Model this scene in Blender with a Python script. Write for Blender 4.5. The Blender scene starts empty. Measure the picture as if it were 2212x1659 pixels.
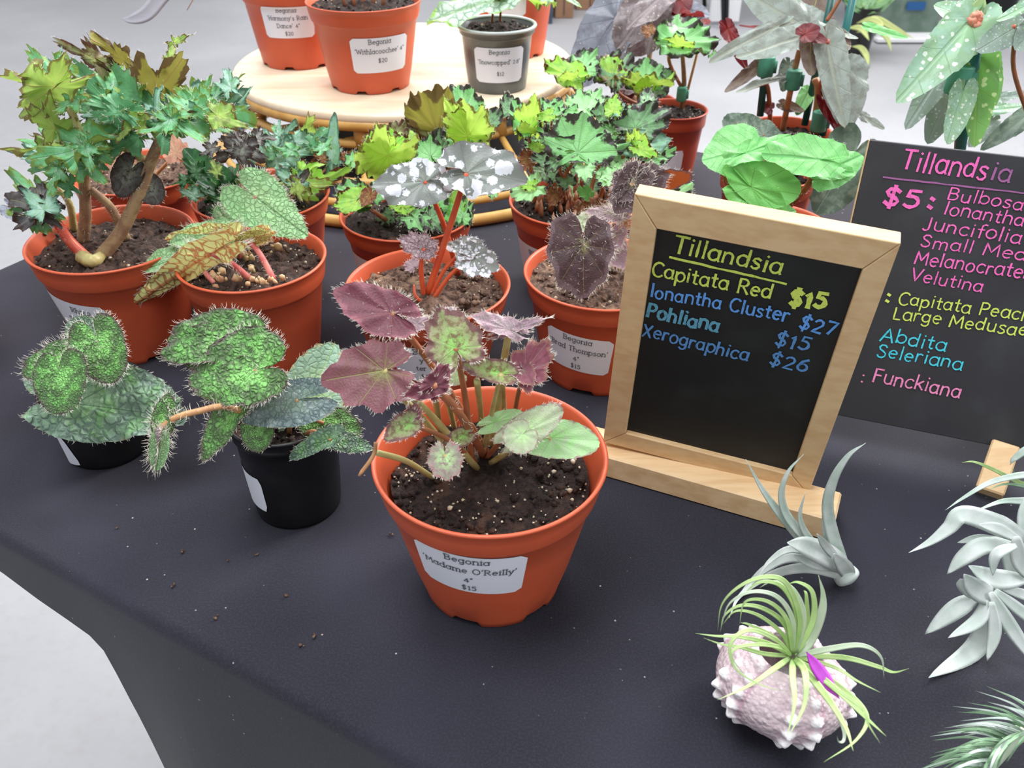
import bpy, math, random
from mathutils import Vector as V, Matrix, noise
R = random.Random(11)
PI = math.pi
SC = bpy.context.scene
COL = SC.collection
def S(r, g, b):
    f = lambda c: (c/255)/12.92 if c/255 <= .04045 else ((c/255+.055)/1.055)**2.4
    return (f(r), f(g), f(b), 1)
# ------------------------------------------------------------------ camera, light, exposure
FP, TH, H = 1900.0, math.radians(34.8), .366      # focal length in pixels of the 2212 wide frame, pitch, eye height above the table
cam = bpy.data.cameras.new('camera'); cam.sensor_width = 36; cam.lens = FP/2212*36
cam.clip_start = .01; cam.dof.use_dof = True; cam.dof.focus_distance = .5; cam.dof.aperture_fstop = 20
co = bpy.data.objects.new('camera', cam); COL.objects.link(co)
co.location = (0, 0, H); co.rotation_euler = (PI/2-TH, 0, 0); SC.camera = co
w = bpy.data.worlds.new('world'); SC.world = w; w.use_nodes = True
w.node_tree.nodes['Background'].inputs[0].default_value = (.93, .965, 1, 1)
w.node_tree.nodes['Background'].inputs[1].default_value = .5
def area(name, loc, target, size, power, colr=(1, 1, 1), sy=None):
    l = bpy.data.lights.new(name, 'AREA'); l.energy = power; l.size = size; l.color = colr
    if sy: l.shape = 'RECTANGLE'; l.size_y = sy
    o = bpy.data.objects.new(name, l); COL.objects.link(o); o.location = loc
    o.rotation_euler = (V(target)-V(loc)).to_track_quat('-Z', 'Y').to_euler(); return o
area('daylight', (2.6, 2.4, 2.0), (0, .6, 0), 1.4, 150, (1, .985, .96))
area('hall_light', (-.5, .3, 2.6), (-.1, .6, 0), 1.3, 50, (.97, .985, 1))
area('hall_light', (1.5, -1.2, 2.6), (.1, .5, 0), 1.2, 24, (1, 1, 1))
area('hall_light', (0, 4, 3.2), (0, 3, -.7), 3, 160, (1, 1, 1))
vs = SC.view_settings; vs.view_transform = 'Standard'; vs.look = 'None'; vs.gamma = 1; vs.exposure = .38
try: vs.use_curve_mapping = False
except Exception: pass
# ------------------------------------------------------------------ picture rays to places
cT, sT = math.cos(TH), math.sin(TH); EYE = V((0, 0, H))
def ray(u, v):
    x = (u-1106)/FP; y = (829.5-v)/FP
    return V((x, cT+y*sT, -sT+y*cT))
def PZ(u, v, z=0): r = ray(u, v); return EYE+r*((z-H)/r.z)
def PY(u, v, y): r = ray(u, v); return EYE+r*(y/r.y)
def PN(u, v, p, n):
    r = ray(u, v); d = r.dot(n)
    if abs(d) < .04: d = .04 if d >= 0 else -.04
    return EYE+r*((p-EYE).dot(n)/d)
# ------------------------------------------------------------------ object helpers
ORG = {}
def org(p): return ORG.get(p.name, V((0, 0, 0))) if p else V((0, 0, 0))
def tag(o, label=None, cat=None, group=None, kind=None):
    if label: o['label'] = label
    if cat: o['category'] = cat
    if group: o['group'] = group
    if kind: o['kind'] = kind
    return o
def thing(name, loc, label, cat, group=None):
    o = bpy.data.objects.new(name, None); COL.objects.link(o); o.location = loc
    o.empty_display_size = .02; ORG[o.name] = V(loc)
    return tag(o, label, cat, group)
def mesh(name, vs_, fs, mat, parent=None, uvs=None, smooth=True, loc=None):
    if parent: off = org(parent)
    else: off = V(loc) if loc is not None else V((0, 0, 0))
    me = bpy.data.meshes.new(name); me.from_pydata([tuple(V(v)-off) for v in vs_], [], fs)
    me.materials.append(mat)
    if smooth: me.polygons.foreach_set('use_smooth', [True]*len(me.polygons))
    if uvs:
        for ln, uv in uvs.items():
            L = me.uv_layers.new(name=ln); flat = []
            for lp in me.loops: flat += uv[lp.vertex_index]
            L.data.foreach_set('uv', flat)
    me.update()
    o = bpy.data.objects.new(name, me); COL.objects.link(o); ORG[o.name] = off
    if parent: o.parent = parent
    else: o.location = off
    return o
class MB:
    def __init__(s): s.v = []; s.f = []
    def add(s, v, f):
        n = len(s.v); s.v += [V(x) for x in v]; s.f += [tuple(i+n for i in q) for q in f]
    def box(s, c, sx, sy, sz, rz=0, M=None):
        c = V(c); m = M or Matrix.Rotation(rz, 3, 'Z')
        v = [c+m @ V((x*sx/2, y*sy/2, z*sz/2)) for z in (-1, 1) for y in (-1, 1) for x in (-1, 1)]
        s.add(v, [(0, 2, 3, 1), (4, 5, 7, 6), (0, 1, 5, 4), (2, 6, 7, 3), (0, 4, 6, 2), (1, 3, 7, 5)])
    def bbox(s, c, sx, sy, sz, M, b=.001):            # box with bevelled edges, hull of three boxes
        c = V(c); n = len(s.v)
        a = []
        for z in (-1, 1):
            for y in (-1, 1):
                for x in (-1, 1):
                    X, Y, Z = x*sx/2, y*sy/2, z*sz/2
                    a += [V((X-x*b, Y-y*b, Z)), V((X-x*b, Y, Z-z*b)), V((X, Y-y*b, Z-z*b))]
        vv = [c+M @ q for q in a]; I = lambda x, y, z, k: (z*4+y*2+x)*3+k
        f = []
        for z in (0, 1): f.append([I(0, 0, z, 0), I(1, 0, z, 0), I(1, 1, z, 0), I(0, 1, z, 0)][::(1 if z else -1)])
        for y in (0, 1): f.append([I(0, y, 0, 1), I(1, y, 0, 1), I(1, y, 1, 1), I(0, y, 1, 1)][::(-1 if y else 1)])
        for x in (0, 1): f.append([I(x, 0, 0, 2), I(x, 1, 0, 2), I(x, 1, 1, 2), I(x, 0, 1, 2)][::(1 if x else -1)])
        for y in (0, 1):
            for z in (0, 1): f.append([I(0, y, z, 0), I(1, y, z, 0), I(1, y, z, 1), I(0, y, z, 1)])
        for x in (0, 1):
            for z in (0, 1): f.append([I(x, 0, z, 0), I(x, 1, z, 0), I(x, 1, z, 2), I(x, 0, z, 2)])
            for y in (0, 1): f.append([I(x, y, 0, 1), I(x, y, 1, 1), I(x, y, 1, 2), I(x, y, 0, 2)])
        for x in (0, 1):
            for y in (0, 1):
                for z in (0, 1): f.append([I(x, y, z, 0), I(x, y, z, 1), I(x, y, z, 2)])
        s.add(vv, f)
    def tube(s, pts, rad, seg=8, caps=True):
        pts = [V(p) for p in pts]; n = len(pts); base = len(s.v)
        rr = rad if isinstance(rad, (list, tuple)) else [rad]*n
        t0 = (pts[1]-pts[0]).normalized(); up = V((0, 0, 1)) if abs(t0.z) < .9 else V((1, 0, 0))
        a = t0.cross(up).normalized()
        for i, p in enumerate(pts):
            t = (pts[min(i+1, n-1)]-pts[max(i-1, 0)]).normalized()
            a = (a-t*a.dot(t)).normalized(); b = t.cross(a)
            for k in range(seg):
                q = 2*PI*k/seg; s.v.append(p+(a*math.cos(q)+b*math.sin(q))*rr[i])
        for i in range(n-1):
            for k in range(seg):
                k2 = (k+1) % seg
                s.f.append((base+i*seg+k, base+i*seg+k2, base+(i+1)*seg+k2, base+(i+1)*seg+k))
        if caps:
            s.f.append(tuple(base+k for k in range(seg))[::-1]); s.f.append(tuple(base+(n-1)*seg+k for k in range(seg)))
    def blob(s, c, r, seed=0, sq=(1, 1, 1), rough=.35):
        t = (1+5**.5)/2
        P = [V(p).normalized() for p in [(-1, t, 0), (1, t, 0), (-1, -t, 0), (1, -t, 0), (0, -1, t), (0, 1, t), (0, -1, -t), (0, 1, -t), (t, 0, -1), (t, 0, 1), (-t, 0, -1), (-t, 0, 1)]]
        F = [(0, 11, 5), (0, 5, 1), (0, 1, 7), (0, 7, 10), (0, 10, 11), (1, 5, 9), (5, 11, 4), (11, 10, 2), (10, 7, 6), (7, 1, 8), (3, 9, 4), (3, 4, 2), (3, 2, 6), (3, 6, 8), (3, 8, 9), (4, 9, 5), (2, 4, 11), (6, 2, 10), (8, 6, 7), (9, 8, 1)]
        s.add([V(c)+V((p.x*sq[0], p.y*sq[1], p.z*sq[2]))*r*(1+rough*(R.random()*2-1)) for p in P], F)
    def build(s, name, mat, parent=None, smooth=True, loc=None): return mesh(name, s.v, s.f, mat, parent, None, smooth, loc)
def cat(pts, n=8):                                    # smooth curve through points
    pts = [V(p) for p in pts]; P = [pts[0]*2-pts[1]]+pts+[pts[-1]*2-pts[-2]]; out = []
    for i in range(1, len(P)-2):
        a, b, c, d = P[i-1:i+3]
        for k in range(n):
            t = k/n
            out.append(.5*((2*b)+(c-a)*t+(2*a-5*b+4*c-d)*t*t+(3*b-a-3*c+d)*t**3))
    out.append(pts[-1]); return out
def lerp(tab, x):
    for (a, b), (c, d) in zip(tab, tab[1:]):
        if x <= c:
            t = max(0, min(1, (x-a)/(c-a) if c > a else 0)); t = t*t*(3-2*t)*.4+t*.6
            return b+(d-b)*t
    return tab[-1][1]
# ------------------------------------------------------------------ materials
class NT:
    def __init__(s, name):
        s.m = bpy.data.materials.new(name); s.m.use_nodes = True; s.t = s.m.node_tree; s.t.nodes.clear()
    def n(s, ty, ins=None, **kw):
        o = s.t.nodes.new(ty)
        for k, v in kw.items(): setattr(o, k, v)
        for k, v in (ins or {}).items():
            if hasattr(v, 'is_linked') or hasattr(v, 'links'): s.t.links.new(v, o.inputs[k])
            else: o.inputs[k].default_value = v
        return o
    def math(s, op, a, b=0, c=0):
        return s.n('ShaderNodeMath', {0: a, 1: b, 2: c}, operation=op).outputs[0]
    def ss(s, x, a, b):                               # smoothstep
        o = s.n('ShaderNodeMapRange', {0: x, 1: a, 2: b, 3: 0.0, 4: 1.0}, interpolation_type='SMOOTHSTEP'); return o.outputs[0]
    def mix(s, f, a, b):
        o = s.n('ShaderNodeMix', data_type='RGBA')
        for i, v in ((0, f), (6, a), (7, b)):
            if hasattr(v, 'is_linked'): s.t.links.new(v, o.inputs[i])
            else: o.inputs[i].default_value = v
        return o.outputs[2]
    def noise(s, vec, scale, detail=3, rough=.5):
        o = s.n('ShaderNodeTexNoise', {'Scale': scale, 'Detail': detail, 'Roughness': rough})
        if vec is not None: s.t.links.new(vec, o.inputs['Vector'])
        return o.outputs[0]
    def vor(s, vec, scale, feature='F1'):
        o = s.n('ShaderNodeTexVoronoi', {'Scale': scale}, feature=feature)
        if vec is not None: s.t.links.new(vec, o.inputs['Vector'])
        return o
    def obj(s): return s.n('ShaderNodeTexCoord').outputs['Object']
    def out(s, sh): s.t.links.new(sh, s.n('ShaderNodeOutputMaterial').inputs[0]); return s.m
    def pr(s, col, rough=.5, bump=None, bs=.3, bd=.001, **kw):
        o = s.n('ShaderNodeBsdfPrincipled', {'Base Color': col, 'Roughness': rough, **kw})
        if bump is not None:
            b = s.n('ShaderNodeBump', {'Strength': bs, 'Distance': bd, 'Height': bump}); s.t.links.new(b.outputs[0], o.inputs['Normal'])
        return o.outputs[0]
def plain(name, c, rough=.5, c2=None, scale=60, bs=0, **kw):
    t = NT(name); o = t.obj(); nz = t.noise(o, scale)
    col = t.mix(t.ss(nz, .35, .65), c, c2 or c)
    return t.out(t.pr(col, rough, nz if bs else None, bs, **kw))
def lite(c):                                          # brightness put into the green leaf colours in place of more light
    return tuple(min(1, x*1.22+.07*(1-x)) for x in c[:3])+(1,) if c[1] > c[0] and c[1] > c[2] and c[1] > .16 else c
def leaf_mat(name, cin, cout, vein=None, edge=None, nl=7, vw=.035, net=None, nets=9, netw=.1, neta=.85, patchy=0, spot=None, spots=6, spott=.32, spotb=.0,
             under=None, uvein=None, c2=None, edge_lo=.84, edge_n=.12, rough=.42, bump=.5, tr=.22, r0=.15, r1=.8, streak=0, pinn=0, coat=0):
    t = NT(name); cin, cout = lite(cin), lite(cout); c2 = lite(c2) if c2 else c2; under = lite(under) if under else under
    fl = t.n('ShaderNodeUVMap', uv_map='flat').outputs[0]; po = t.n('ShaderNodeUVMap', uv_map='polar').outputs[0]
    sp = t.n('ShaderNodeSeparateXYZ', {0: po}); r, a = sp.outputs[0], sp.outputs[1]
    vs_ = t.math('ABSOLUTE', t.math('SINE', t.math('MULTIPLY', t.math('SUBTRACT', a, .5), PI*nl)))   # 0 on a main vein
    vd = t.math('MULTIPLY', vs_, r)
    if pinn:                                          # midrib with side veins
        sf = t.n('ShaderNodeSeparateXYZ', {0: fl}); x, y = sf.outputs[0], sf.outputs[1]; ay = t.math('ABSOLUTE', y)
        sv = t.math('ABSOLUTE', t.math('SINE', t.math('MULTIPLY', t.math('SUBTRACT', x, t.math('MULTIPLY', ay, .8)), PI*pinn)))
        vd = t.math('MINIMUM', t.math('MULTIPLY', ay, 1.2), t.math('MULTIPLY', sv, .5))
    vm = t.math('SUBTRACT', 1, t.ss(vd, vw*.4, vw*2.2))
    nz = t.noise(fl, 5, 4, .6); nf = t.noise(fl, 28, 2)
    col = t.mix(t.ss(r, r0, r1), cin, cout)
    if c2: col = t.mix(t.ss(nz, .45, .62), col, c2)
    h = t.math('MULTIPLY', vm, -.6)
    nm = None
    if net:
        wv = t.n('ShaderNodeVectorMath', {0: t.n('ShaderNodeTexNoise', {'Scale': 9, 'Vector': fl}).outputs['Color'], 1: (.1, .1, .1)}, operation='MULTIPLY').outputs[0]
        wp = t.n('ShaderNodeVectorMath', {0: fl, 1: wv}, operation='ADD').outputs[0]
        vo = t.vor(wp, nets, 'DISTANCE_TO_EDGE').outputs[0]
        nm = t.math('SUBTRACT', 1, t.ss(t.math('ADD', vo, t.math('MULTIPLY', t.math('SUBTRACT', nz, .5), .25)), netw*.4, netw*2.6))
        if patchy:
            pm_ = t.ss(t.math('ADD', t.noise(fl, 3.2, 3, .6), t.math('MULTIPLY', r, .22)), .5, .72)
            nm = t.math('MULTIPLY', nm, t.math('ADD', .25, t.math('MULTIPLY', pm_, .9))); col = t.mix(t.math('MULTIPLY', pm_, patchy), col, net)
        col = t.mix(t.math('MULTIPLY', nm, neta), col, net); h = t.math('ADD', h, t.math('MULTIPLY', t.ss(vo, 0, netw*4), .9))
    else: h = t.math('ADD', h, t.math('MULTIPLY', nf, .35))
    if vein: col = t.mix(t.math('MULTIPLY', vm, .8), col, vein)
    if edge:
        e = t.math('ADD', r, t.math('MULTIPLY', t.math('SUBTRACT', nz, .5), edge_n*4))
        if streak: e = t.math('ADD', e, t.math('MULTIPLY', t.math('SUBTRACT', vs_, .5), streak))
        col = t.mix(t.ss(e, edge_lo, edge_lo+.1), col, edge)
    if spot:
        v = t.vor(fl, spots); rad = t.math('ADD', spotb, t.math('MULTIPLY', v.outputs['Color'], spott))
        big = t.math('SUBTRACT', v.outputs['Distance'], t.math('ADD', rad, t.math('MULTIPLY', t.math('SUBTRACT', nf, .5), .45)))
        col = t.mix(t.math('SUBTRACT', 1, t.ss(big, -.04, .04)), col, spot)
    col = t.mix(t.math('MULTIPLY', t.ss(nf, .4, .7), .18), col, (1, 1, 1, 1)) if rough > .5 else col
    uc = under or cin
    if under:
        uc = t.mix(t.math('MULTIPLY', vm, .7), under, uvein or vein or under)
        if nm is not None and uvein: uc = t.mix(t.math('MULTIPLY', nm, .8), uc, uvein)
        elif edge: uc = t.mix(t.math('MULTIPLY', t.ss(e, edge_lo, edge_lo+.1), .85), uc, edge)
    bf = t.n('ShaderNodeNewGeometry').outputs['Backfacing']
    c = t.mix(bf, col, uc)
    p = t.pr(c, rough, h, bump, .0016, **({'Coat Weight': coat, 'Coat Roughness': .2} if coat else {}))
    tl = t.n('ShaderNodeBsdfTranslucent', {0: c}).outputs[0]
    mx = t.n('ShaderNodeMixShader', {0: tr}); t.t.links.new(p, mx.inputs[1]); t.t.links.new(tl, mx.inputs[2])
    return t.out(mx.outputs[0])
def terracotta(name, c):
    t = NT(name); o = t.obj(); n1 = t.noise(o, 35, 4); n2 = t.noise(o, 700, 2)
    col = t.mix(t.ss(n1, .3, .75), c, tuple(min(1, x*1.12) for x in c[:3])+(1,))
    return t.out(t.pr(col, .42, n2, .08, .0005, **{'Specular IOR Level': .45}))
def wood(name, c, c2, sx=18, sy=160, rough=.55):
    t = NT(name); o = t.n('ShaderNodeMapping', {'Vector': t.n('ShaderNodeTexCoord').outputs['Object'], 'Scale': (sx, sy, sy), 'Rotation': (0, 0, .35)}).outputs[0]
    n = t.noise(o, 1, 5, .6); n2 = t.noise(t.obj(), 260, 2)
    col = t.mix(t.ss(n, .35, .68), c, c2)
    return t.out(t.pr(col, rough, n2, .06, .0005))
M = {}
M['terra'] = terracotta('terracotta_plastic', S(194, 86, 54)); M['terra2'] = terracotta('terracotta_plastic_brown', S(172, 70, 46))
M['blackpot'] = plain('black_plastic', S(17, 17, 18), .3, S(24, 24, 25), 40)
M['cream'] = plain('sticker_paper', S(226, 228, 238), .6)
M['ink'] = plain('printed_ink', S(70, 72, 82), .8)
M['hair'] = plain('pale_hair', S(232, 226, 214), .6)
M['pinkhair'] = plain('pink_hair', S(225, 196, 190), .6)
def soilmat(name, c, c2, c3):
    t = NT(name); o = t.obj(); n = t.noise(o, 240, 5, .7); n2 = t.noise(o, 60, 3); v = t.vor(o, 420)
    col = t.mix(t.ss(n, .38, .62), c, c2); col = t.mix(t.ss(n2, .55, .72), col, c3)
    return t.out(t.pr(col, .75, n, 1.0, .004, **{'Specular IOR Level': .35}))
M['soil'] = soilmat('potting_soil', S(28, 19, 17), S(58, 41, 36), S(88, 62, 50))
M['soil3'] = soilmat('brown_potting_soil', S(46, 33, 28), S(86, 63, 54), S(112, 84, 70))
M['soil2'] = soilmat('dry_potting_soil', S(70, 50, 42), S(128, 100, 84), S(152, 122, 98))
M['perl'] = plain('perlite', S(208, 198, 182), .7, S(176, 158, 126), 500)
M['straw'] = plain('straw_bits', S(196, 160, 110), .7, S(160, 120, 80), 300)
# ------------------------------------------------------------------ the setting
FZ = -.74
t = NT('concrete'); o = t.obj(); n1 = t.noise(o, 1.1, 5, .6); n2 = t.noise(o, 60, 3)
c = t.mix(t.ss(n1, .35, .7), S(148, 148, 152), S(162, 162, 167)); c = t.mix(t.math('MULTIPLY', t.ss(n2, .45, .75), .25), c, S(140, 136, 132))
M['floor'] = t.out(t.pr(c, .5, n2, .05, .002))
fl = mesh('floor', [(-8, -3, FZ), (9, -3, FZ), (9, 12, FZ), (-8, 12, FZ)], [(0, 1, 2, 3)], M['floor'], smooth=False); fl['kind'] = 'structure'
t = NT('black_cloth'); o = t.obj(); n1 = t.noise(o, 7, 3); n2 = t.noise(o, 900, 2); v = t.vor(o, 190)
sel = t.ss(t.noise(o, 130, 2), .58, .66)
sp = t.math('MULTIPLY', t.math('SUBTRACT', 1, t.ss(v.outputs['Distance'], .07, .13)), sel)
c = t.mix(t.ss(n1, .35, .7), S(31, 31, 40), S(42, 42, 54)); c = t.mix(t.math('MULTIPLY', t.ss(n2, .4, .7), .35), c, S(54, 54, 68))
c = t.mix(t.math('MULTIPLY', sp, .7), c, S(190, 185, 180))
M['cloth'] = t.out(t.pr(c, .85, n2, .15, .0006, **{'Sheen Weight': .12, 'Specular IOR Level': .2}))
TD, ND = V((.8704, -.4924, 0)), V((.4924, .8704, 0))
T0, T1, N0, N1 = -.747, 1.0, .174, .982
HEM = [(-.747, .026), (-.459, .036), (-.416, .045), (-.385, .052), (-.376, .06), (-.365, .116), (-.356, .165), (-.33, .32), (-.27, .62), (1.0, .64)]
def cloth():
    b = MB(); ts = [T0+.0]+[T0+(T1-T0)*i/60 for i in range(1, 60)]+[T1]
    ts = sorted(set(ts+[-.4, -.385, -.38, -.376, -.372, -.368, -.365, -.361, -.356, -.35, -.343, -.335, -.325, -.31, -.29]))
    rows = []
    for tt in ts:
        hem = lerp(HEM, tt); row = []
        ns = [N1-(N1-N0-.008)*i/30 for i in range(31)]
        back = .08
        row += [TD*tt+ND*(N1+.004)+V((0, 0, -back)), TD*tt+ND*(N1+.003)+V((0, 0, -.01))]
        row += [TD*tt+ND*q+V((0, 0, 0)) for q in ns]
        for k in range(1, 6):
            an = k/5*PI/2; row.append(TD*tt+ND*(N0+.008-.008*math.sin(an))+V((0, 0, -.008*(1-math.cos(an)))))
        for k in range(1, 15):
            d = .008+(hem-.008)*k/14
            wv = .012*math.sin(tt*17)*min(1, d*3)+.008*math.sin(tt*41+1)*min(1, d*3)
            row.append(TD*tt+ND*(N0-wv-.02*d)+V((0, 0, -d)))
        rows.append(row)
    n = len(rows[0]); v = [p for r_ in rows for p in r_]
    f = [(i*n+j, i*n+j+1, (i+1)*n+j+1, (i+1)*n+j) for i in range(len(rows)-1) for j in range(n-1)]
    # left end skirt
    k0 = len(v); ns = [N1-(N1-N0)*i/24 for i in range(25)]
    for q in ns: v += [TD*(T0)+ND*q, TD*(T0-.003)+ND*q+V((0, 0, -.006)), TD*(T0-.004)+ND*q+V((0, 0, -.03))]
    f += [(k0+i*3+j, k0+(i+1)*3+j, k0+(i+1)*3+j+1, k0+i*3+j+1) for i in range(24) for j in range(2)]
    c0 = TD*0+ND*.5
    o = mesh('tablecloth', v, f, M['cloth'], loc=c0)
    tag(o, 'black cloth spread over the long display table', 'tablecloth')
cloth()
M['plastic'] = plain('white_table_plastic', S(215, 213, 205), .5); M['steel'] = plain('grey_steel', S(110, 112, 116), .4, Metallic=.6)
tb = thing('folding_table', tuple(TD*.12+ND*.58+V((0, 0, FZ))), 'folding trestle table carrying the black cloth', 'table')
b = MB(); b.box(TD*.126+ND*.582+V((0, 0, -.023)), 1.72, .78, .04, math.atan2(TD.y, TD.x)); b.build('tabletop', M['plastic'], tb, smooth=False)
for tt in (-.45, .8):
    for nn in (.36, .82):
        b = MB(); p = TD*tt+ND*nn; b.tube([p+V((0, 0, -.043)), p+V((0, 0, FZ))], .014, 10); b.build('leg', M['steel'], tb)
# ------------------------------------------------------------------ stroke lettering
def arc(cx, cy, rx, ry, a0, a1, n=10): return [(cx+rx*math.cos(math.radians(a0+(a1-a0)*i/n)), cy+ry*math.sin(math.radians(a0+(a1-a0)*i/n))) for i in range(n+1)]
G = {
 'a': (.5, [arc(.23, .24, .2, .24, 40, 320), [(.42, .48), (.42, .06), (.46, 0)]]), 'b': (.5, [[(.06, .75), (.06, 0)], arc(.26, .24, .2, .24, 150, -150)]),
 'c': (.45, [arc(.25, .24, .21, .24, 45, 315)]), 'd': (.52, [arc(.24, .24, .2, .24, 40, 320), [(.44, .75), (.44, 0)]]),
 'e': (.47, [[(.05, .26), (.42, .26)]+arc(.24, .24, .19, .24, 5, 310)[0:]]), 'f': (.32, [arc(.3, .6, .13, .15, 60, 180, 6)+[(.17, 0)], [(.03, .46), (.3, .46)]]),
 'g': (.5, [arc(.23, .25, .19, .23, 40, 320), [(.42, .48), (.42, -.05)]+arc(.24, -.06, .18, .17, 0, -150, 7)]),
 'h': (.5, [[(.06, .75), (.06, 0)], [(.06, .3)]+arc(.24, .3, .18, .18, 150, 0, 7)+[(.42, 0)]]), 'i': (.2, [[(.1, .48), (.1, 0)], [(.09, .66), (.11, .68)]]),
 'j': (.22, [[(.14, .48), (.14, -.1), (.02, -.2)], [(.13, .66), (.15, .68)]]), 'k': (.46, [[(.06, .75), (.06, 0)], [(.38, .46), (.07, .2)], [(.17, .28), (.42, 0)]]),
 'l': (.2, [[(.1, .75), (.1, 0)]]), 'm': (.72, [[(.06, .48), (.06, 0)], [(.06, .32)]+arc(.21, .32, .14, .16, 150, 0, 6)+[(.35, 0)], [(.35, .32)]+arc(.5, .32, .14, .16, 150, 0, 6)+[(.64, 0)]]),
 'n': (.5, [[(.06, .48), (.06, 0)], [(.06, .3)]+arc(.24, .3, .18, .18, 150, 0, 7)+[(.42, 0)]]), 'o': (.5, [arc(.24, .24, .2, .24, 90, 450, 16)]),
 'p': (.5, [[(.06, .48), (.06, -.24)], arc(.26, .24, .2, .24, 150, -150)]), 'q': (.5, [arc(.23, .24, .2, .24, 40, 320), [(.42, .48), (.42, -.24)]]),
 'r': (.36, [[(.06, .48), (.06, 0)], [(.06, .28)]+arc(.22, .3, .15, .17, 150, 50, 5)]), 's': (.4, [[(.34, .42), (.24, .48), (.1, .45), (.07, .35), (.17, .27), (.3, .21), (.35, .11), (.26, .01), (.13, 0), (.05, .07)]]),
 't': (.34, [[(.16, .68), (.16, .06), (.26, 0), (.31, .03)], [(.03, .47), (.3, .47)]]), 'u': (.5, [[(.06, .48), (.06, .18)]+arc(.24, .18, .18, .18, 180, 330, 6)+[(.42, .2)], [(.42, .48), (.42, 0)]]),
 'v': (.44, [[(.03, .48), (.2, 0), (.38, .48)]]), 'w': (.66, [[(.03, .48), (.17, 0), (.31, .42), (.46, 0), (.6, .48)]]), 'x': (.44, [[(.04, .48), (.38, 0)], [(.38, .48), (.04, 0)]]),
 'y': (.46, [[(.04, .48), (.22, .03)], [(.4, .48), (.14, -.22), (.04, -.22)]]), 'z': (.42, [[(.05, .47), (.36, .47), (.05, .01), (.37, .01)]]),
 'A': (.62, [[(.02, 0), (.3, .74), (.57, 0)], [(.12, .26), (.48, .26)]]), 'B': (.56, [[(.07, .74), (.07, 0)], [(.07, .73)]+arc(.25, .56, .2, .18, 80, -90, 8)+[(.07, .39)], [(.07, .39)]+arc(.27, .2, .22, .2, 80, -90, 8)+[(.07, 0)]]),
 'C': (.58, [arc(.33, .37, .28, .37, 45, 315, 14)]), 'D': (.62, [[(.08, .74), (.08, 0)], [(.08, .74)]+arc(.24, .37, .32, .37, 85, -85, 12)+[(.08, 0)]]), 'F': (.5, [[(.07, .74), (.07, 0)], [(.07, .73), (.45, .73)], [(.07, .4), (.38, .4)]]),
 'H': (.64, [[(.08, .74), (.08, 0)], [(.54, .74), (.54, 0)], [(.08, .38), (.54, .38)]]), 'I': (.22, [[(.11, .74), (.11, 0)]]), 'J': (.42, [[(.3, .74), (.3, .15)]+arc(.17, .15, .13, .15, 0, -150, 6)]),
 'L': (.46, [[(.08, .74), (.08, .01), (.42, .01)]]), 'M': (.74, [[(.06, 0), (.1, .72), (.36, .2), (.62, .72), (.67, 0)]]), 'O': (.66, [arc(.32, .37, .28, .37, 90, 450, 20)]),
 'P': (.52, [[(.08, .74), (.08, 0)], [(.08, .73)]+arc(.26, .54, .2, .19, 80, -90, 8)+[(.08, .35)]]), 'R': (.58, [[(.08, .74), (.08, 0)], [(.08, .73)]+arc(.26, .55, .2, .18, 80, -90, 8)+[(.08, .37)], [(.24, .37), (.52, 0)]]),
 'S': (.5, [[(.42, .62), (.32, .73), (.15, .72), (.07, .6), (.12, .47), (.3, .36), (.42, .25), (.41, .09), (.28, 0), (.12, .02), (.05, .12)]]), 'T': (.56, [[(.27, .73), (.27, 0)], [(.02, .73), (.53, .73)]]),
 'V': (.6, [[(.03, .74), (.29, 0), (.55, .74)]]), 'W': (.86, [[(.03, .74), (.22, 0), (.42, .68), (.62, 0), (.82, .74)]]), 'X': (.56, [[(.05, .74), (.5, 0)], [(.5, .74), (.05, 0)]]),
 '0': (.5, [arc(.24, .3, .19, .3, 90, 450, 16)]), '1': (.3, [[(.06, .48), (.17, .6), (.17, 0)]]), '2': (.46, [arc(.22, .44, .17, .16, 160, -40, 8)+[(.05, .01), (.42, .01)]]),
 '4': (.5, [[(.34, 0), (.34, .6), (.04, .16), (.46, .16)]]), '5': (.46, [[(.4, .6), (.12, .6), (.09, .36)]+arc(.2, .2, .2, .2, 100, -140, 9)]), '6': (.46, [[(.36, .6), (.16, .46), (.06, .22)]+arc(.24, .18, .18, .18, 180, 520, 14)]),
 '7': (.46, [[(.05, .6), (.42, .6), (.2, 0)]]), '8': (.46, [arc(.23, .46, .15, .14, -90, 270, 12), arc(.23, .17, .19, .17, 90, 450, 12)]), '$': (.48, [[(.4, .52), (.3, .6), (.14, .59), (.07, .48), (.14, .36), (.32, .28), (.41, .17), (.34, .04), (.18, .01), (.06, .1)], [(.25, .72), (.22, -.1)]]),
 ':': (.22, [[(.1, .4), (.11, .43)], [(.1, .05), (.11, .08)]]), '.': (.18, [[(.08, 0), (.1, .02)]]), "'": (.16, [[(.09, .76), (.06, .58)]]), '"': (.26, [[(.08, .7), (.06, .54)], [(.19, .7), (.17, .54)]]), ' ': (.3, []),
}
def textwidth(s): return sum(G[c][0] for c in s)+.06*len(s)
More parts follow.
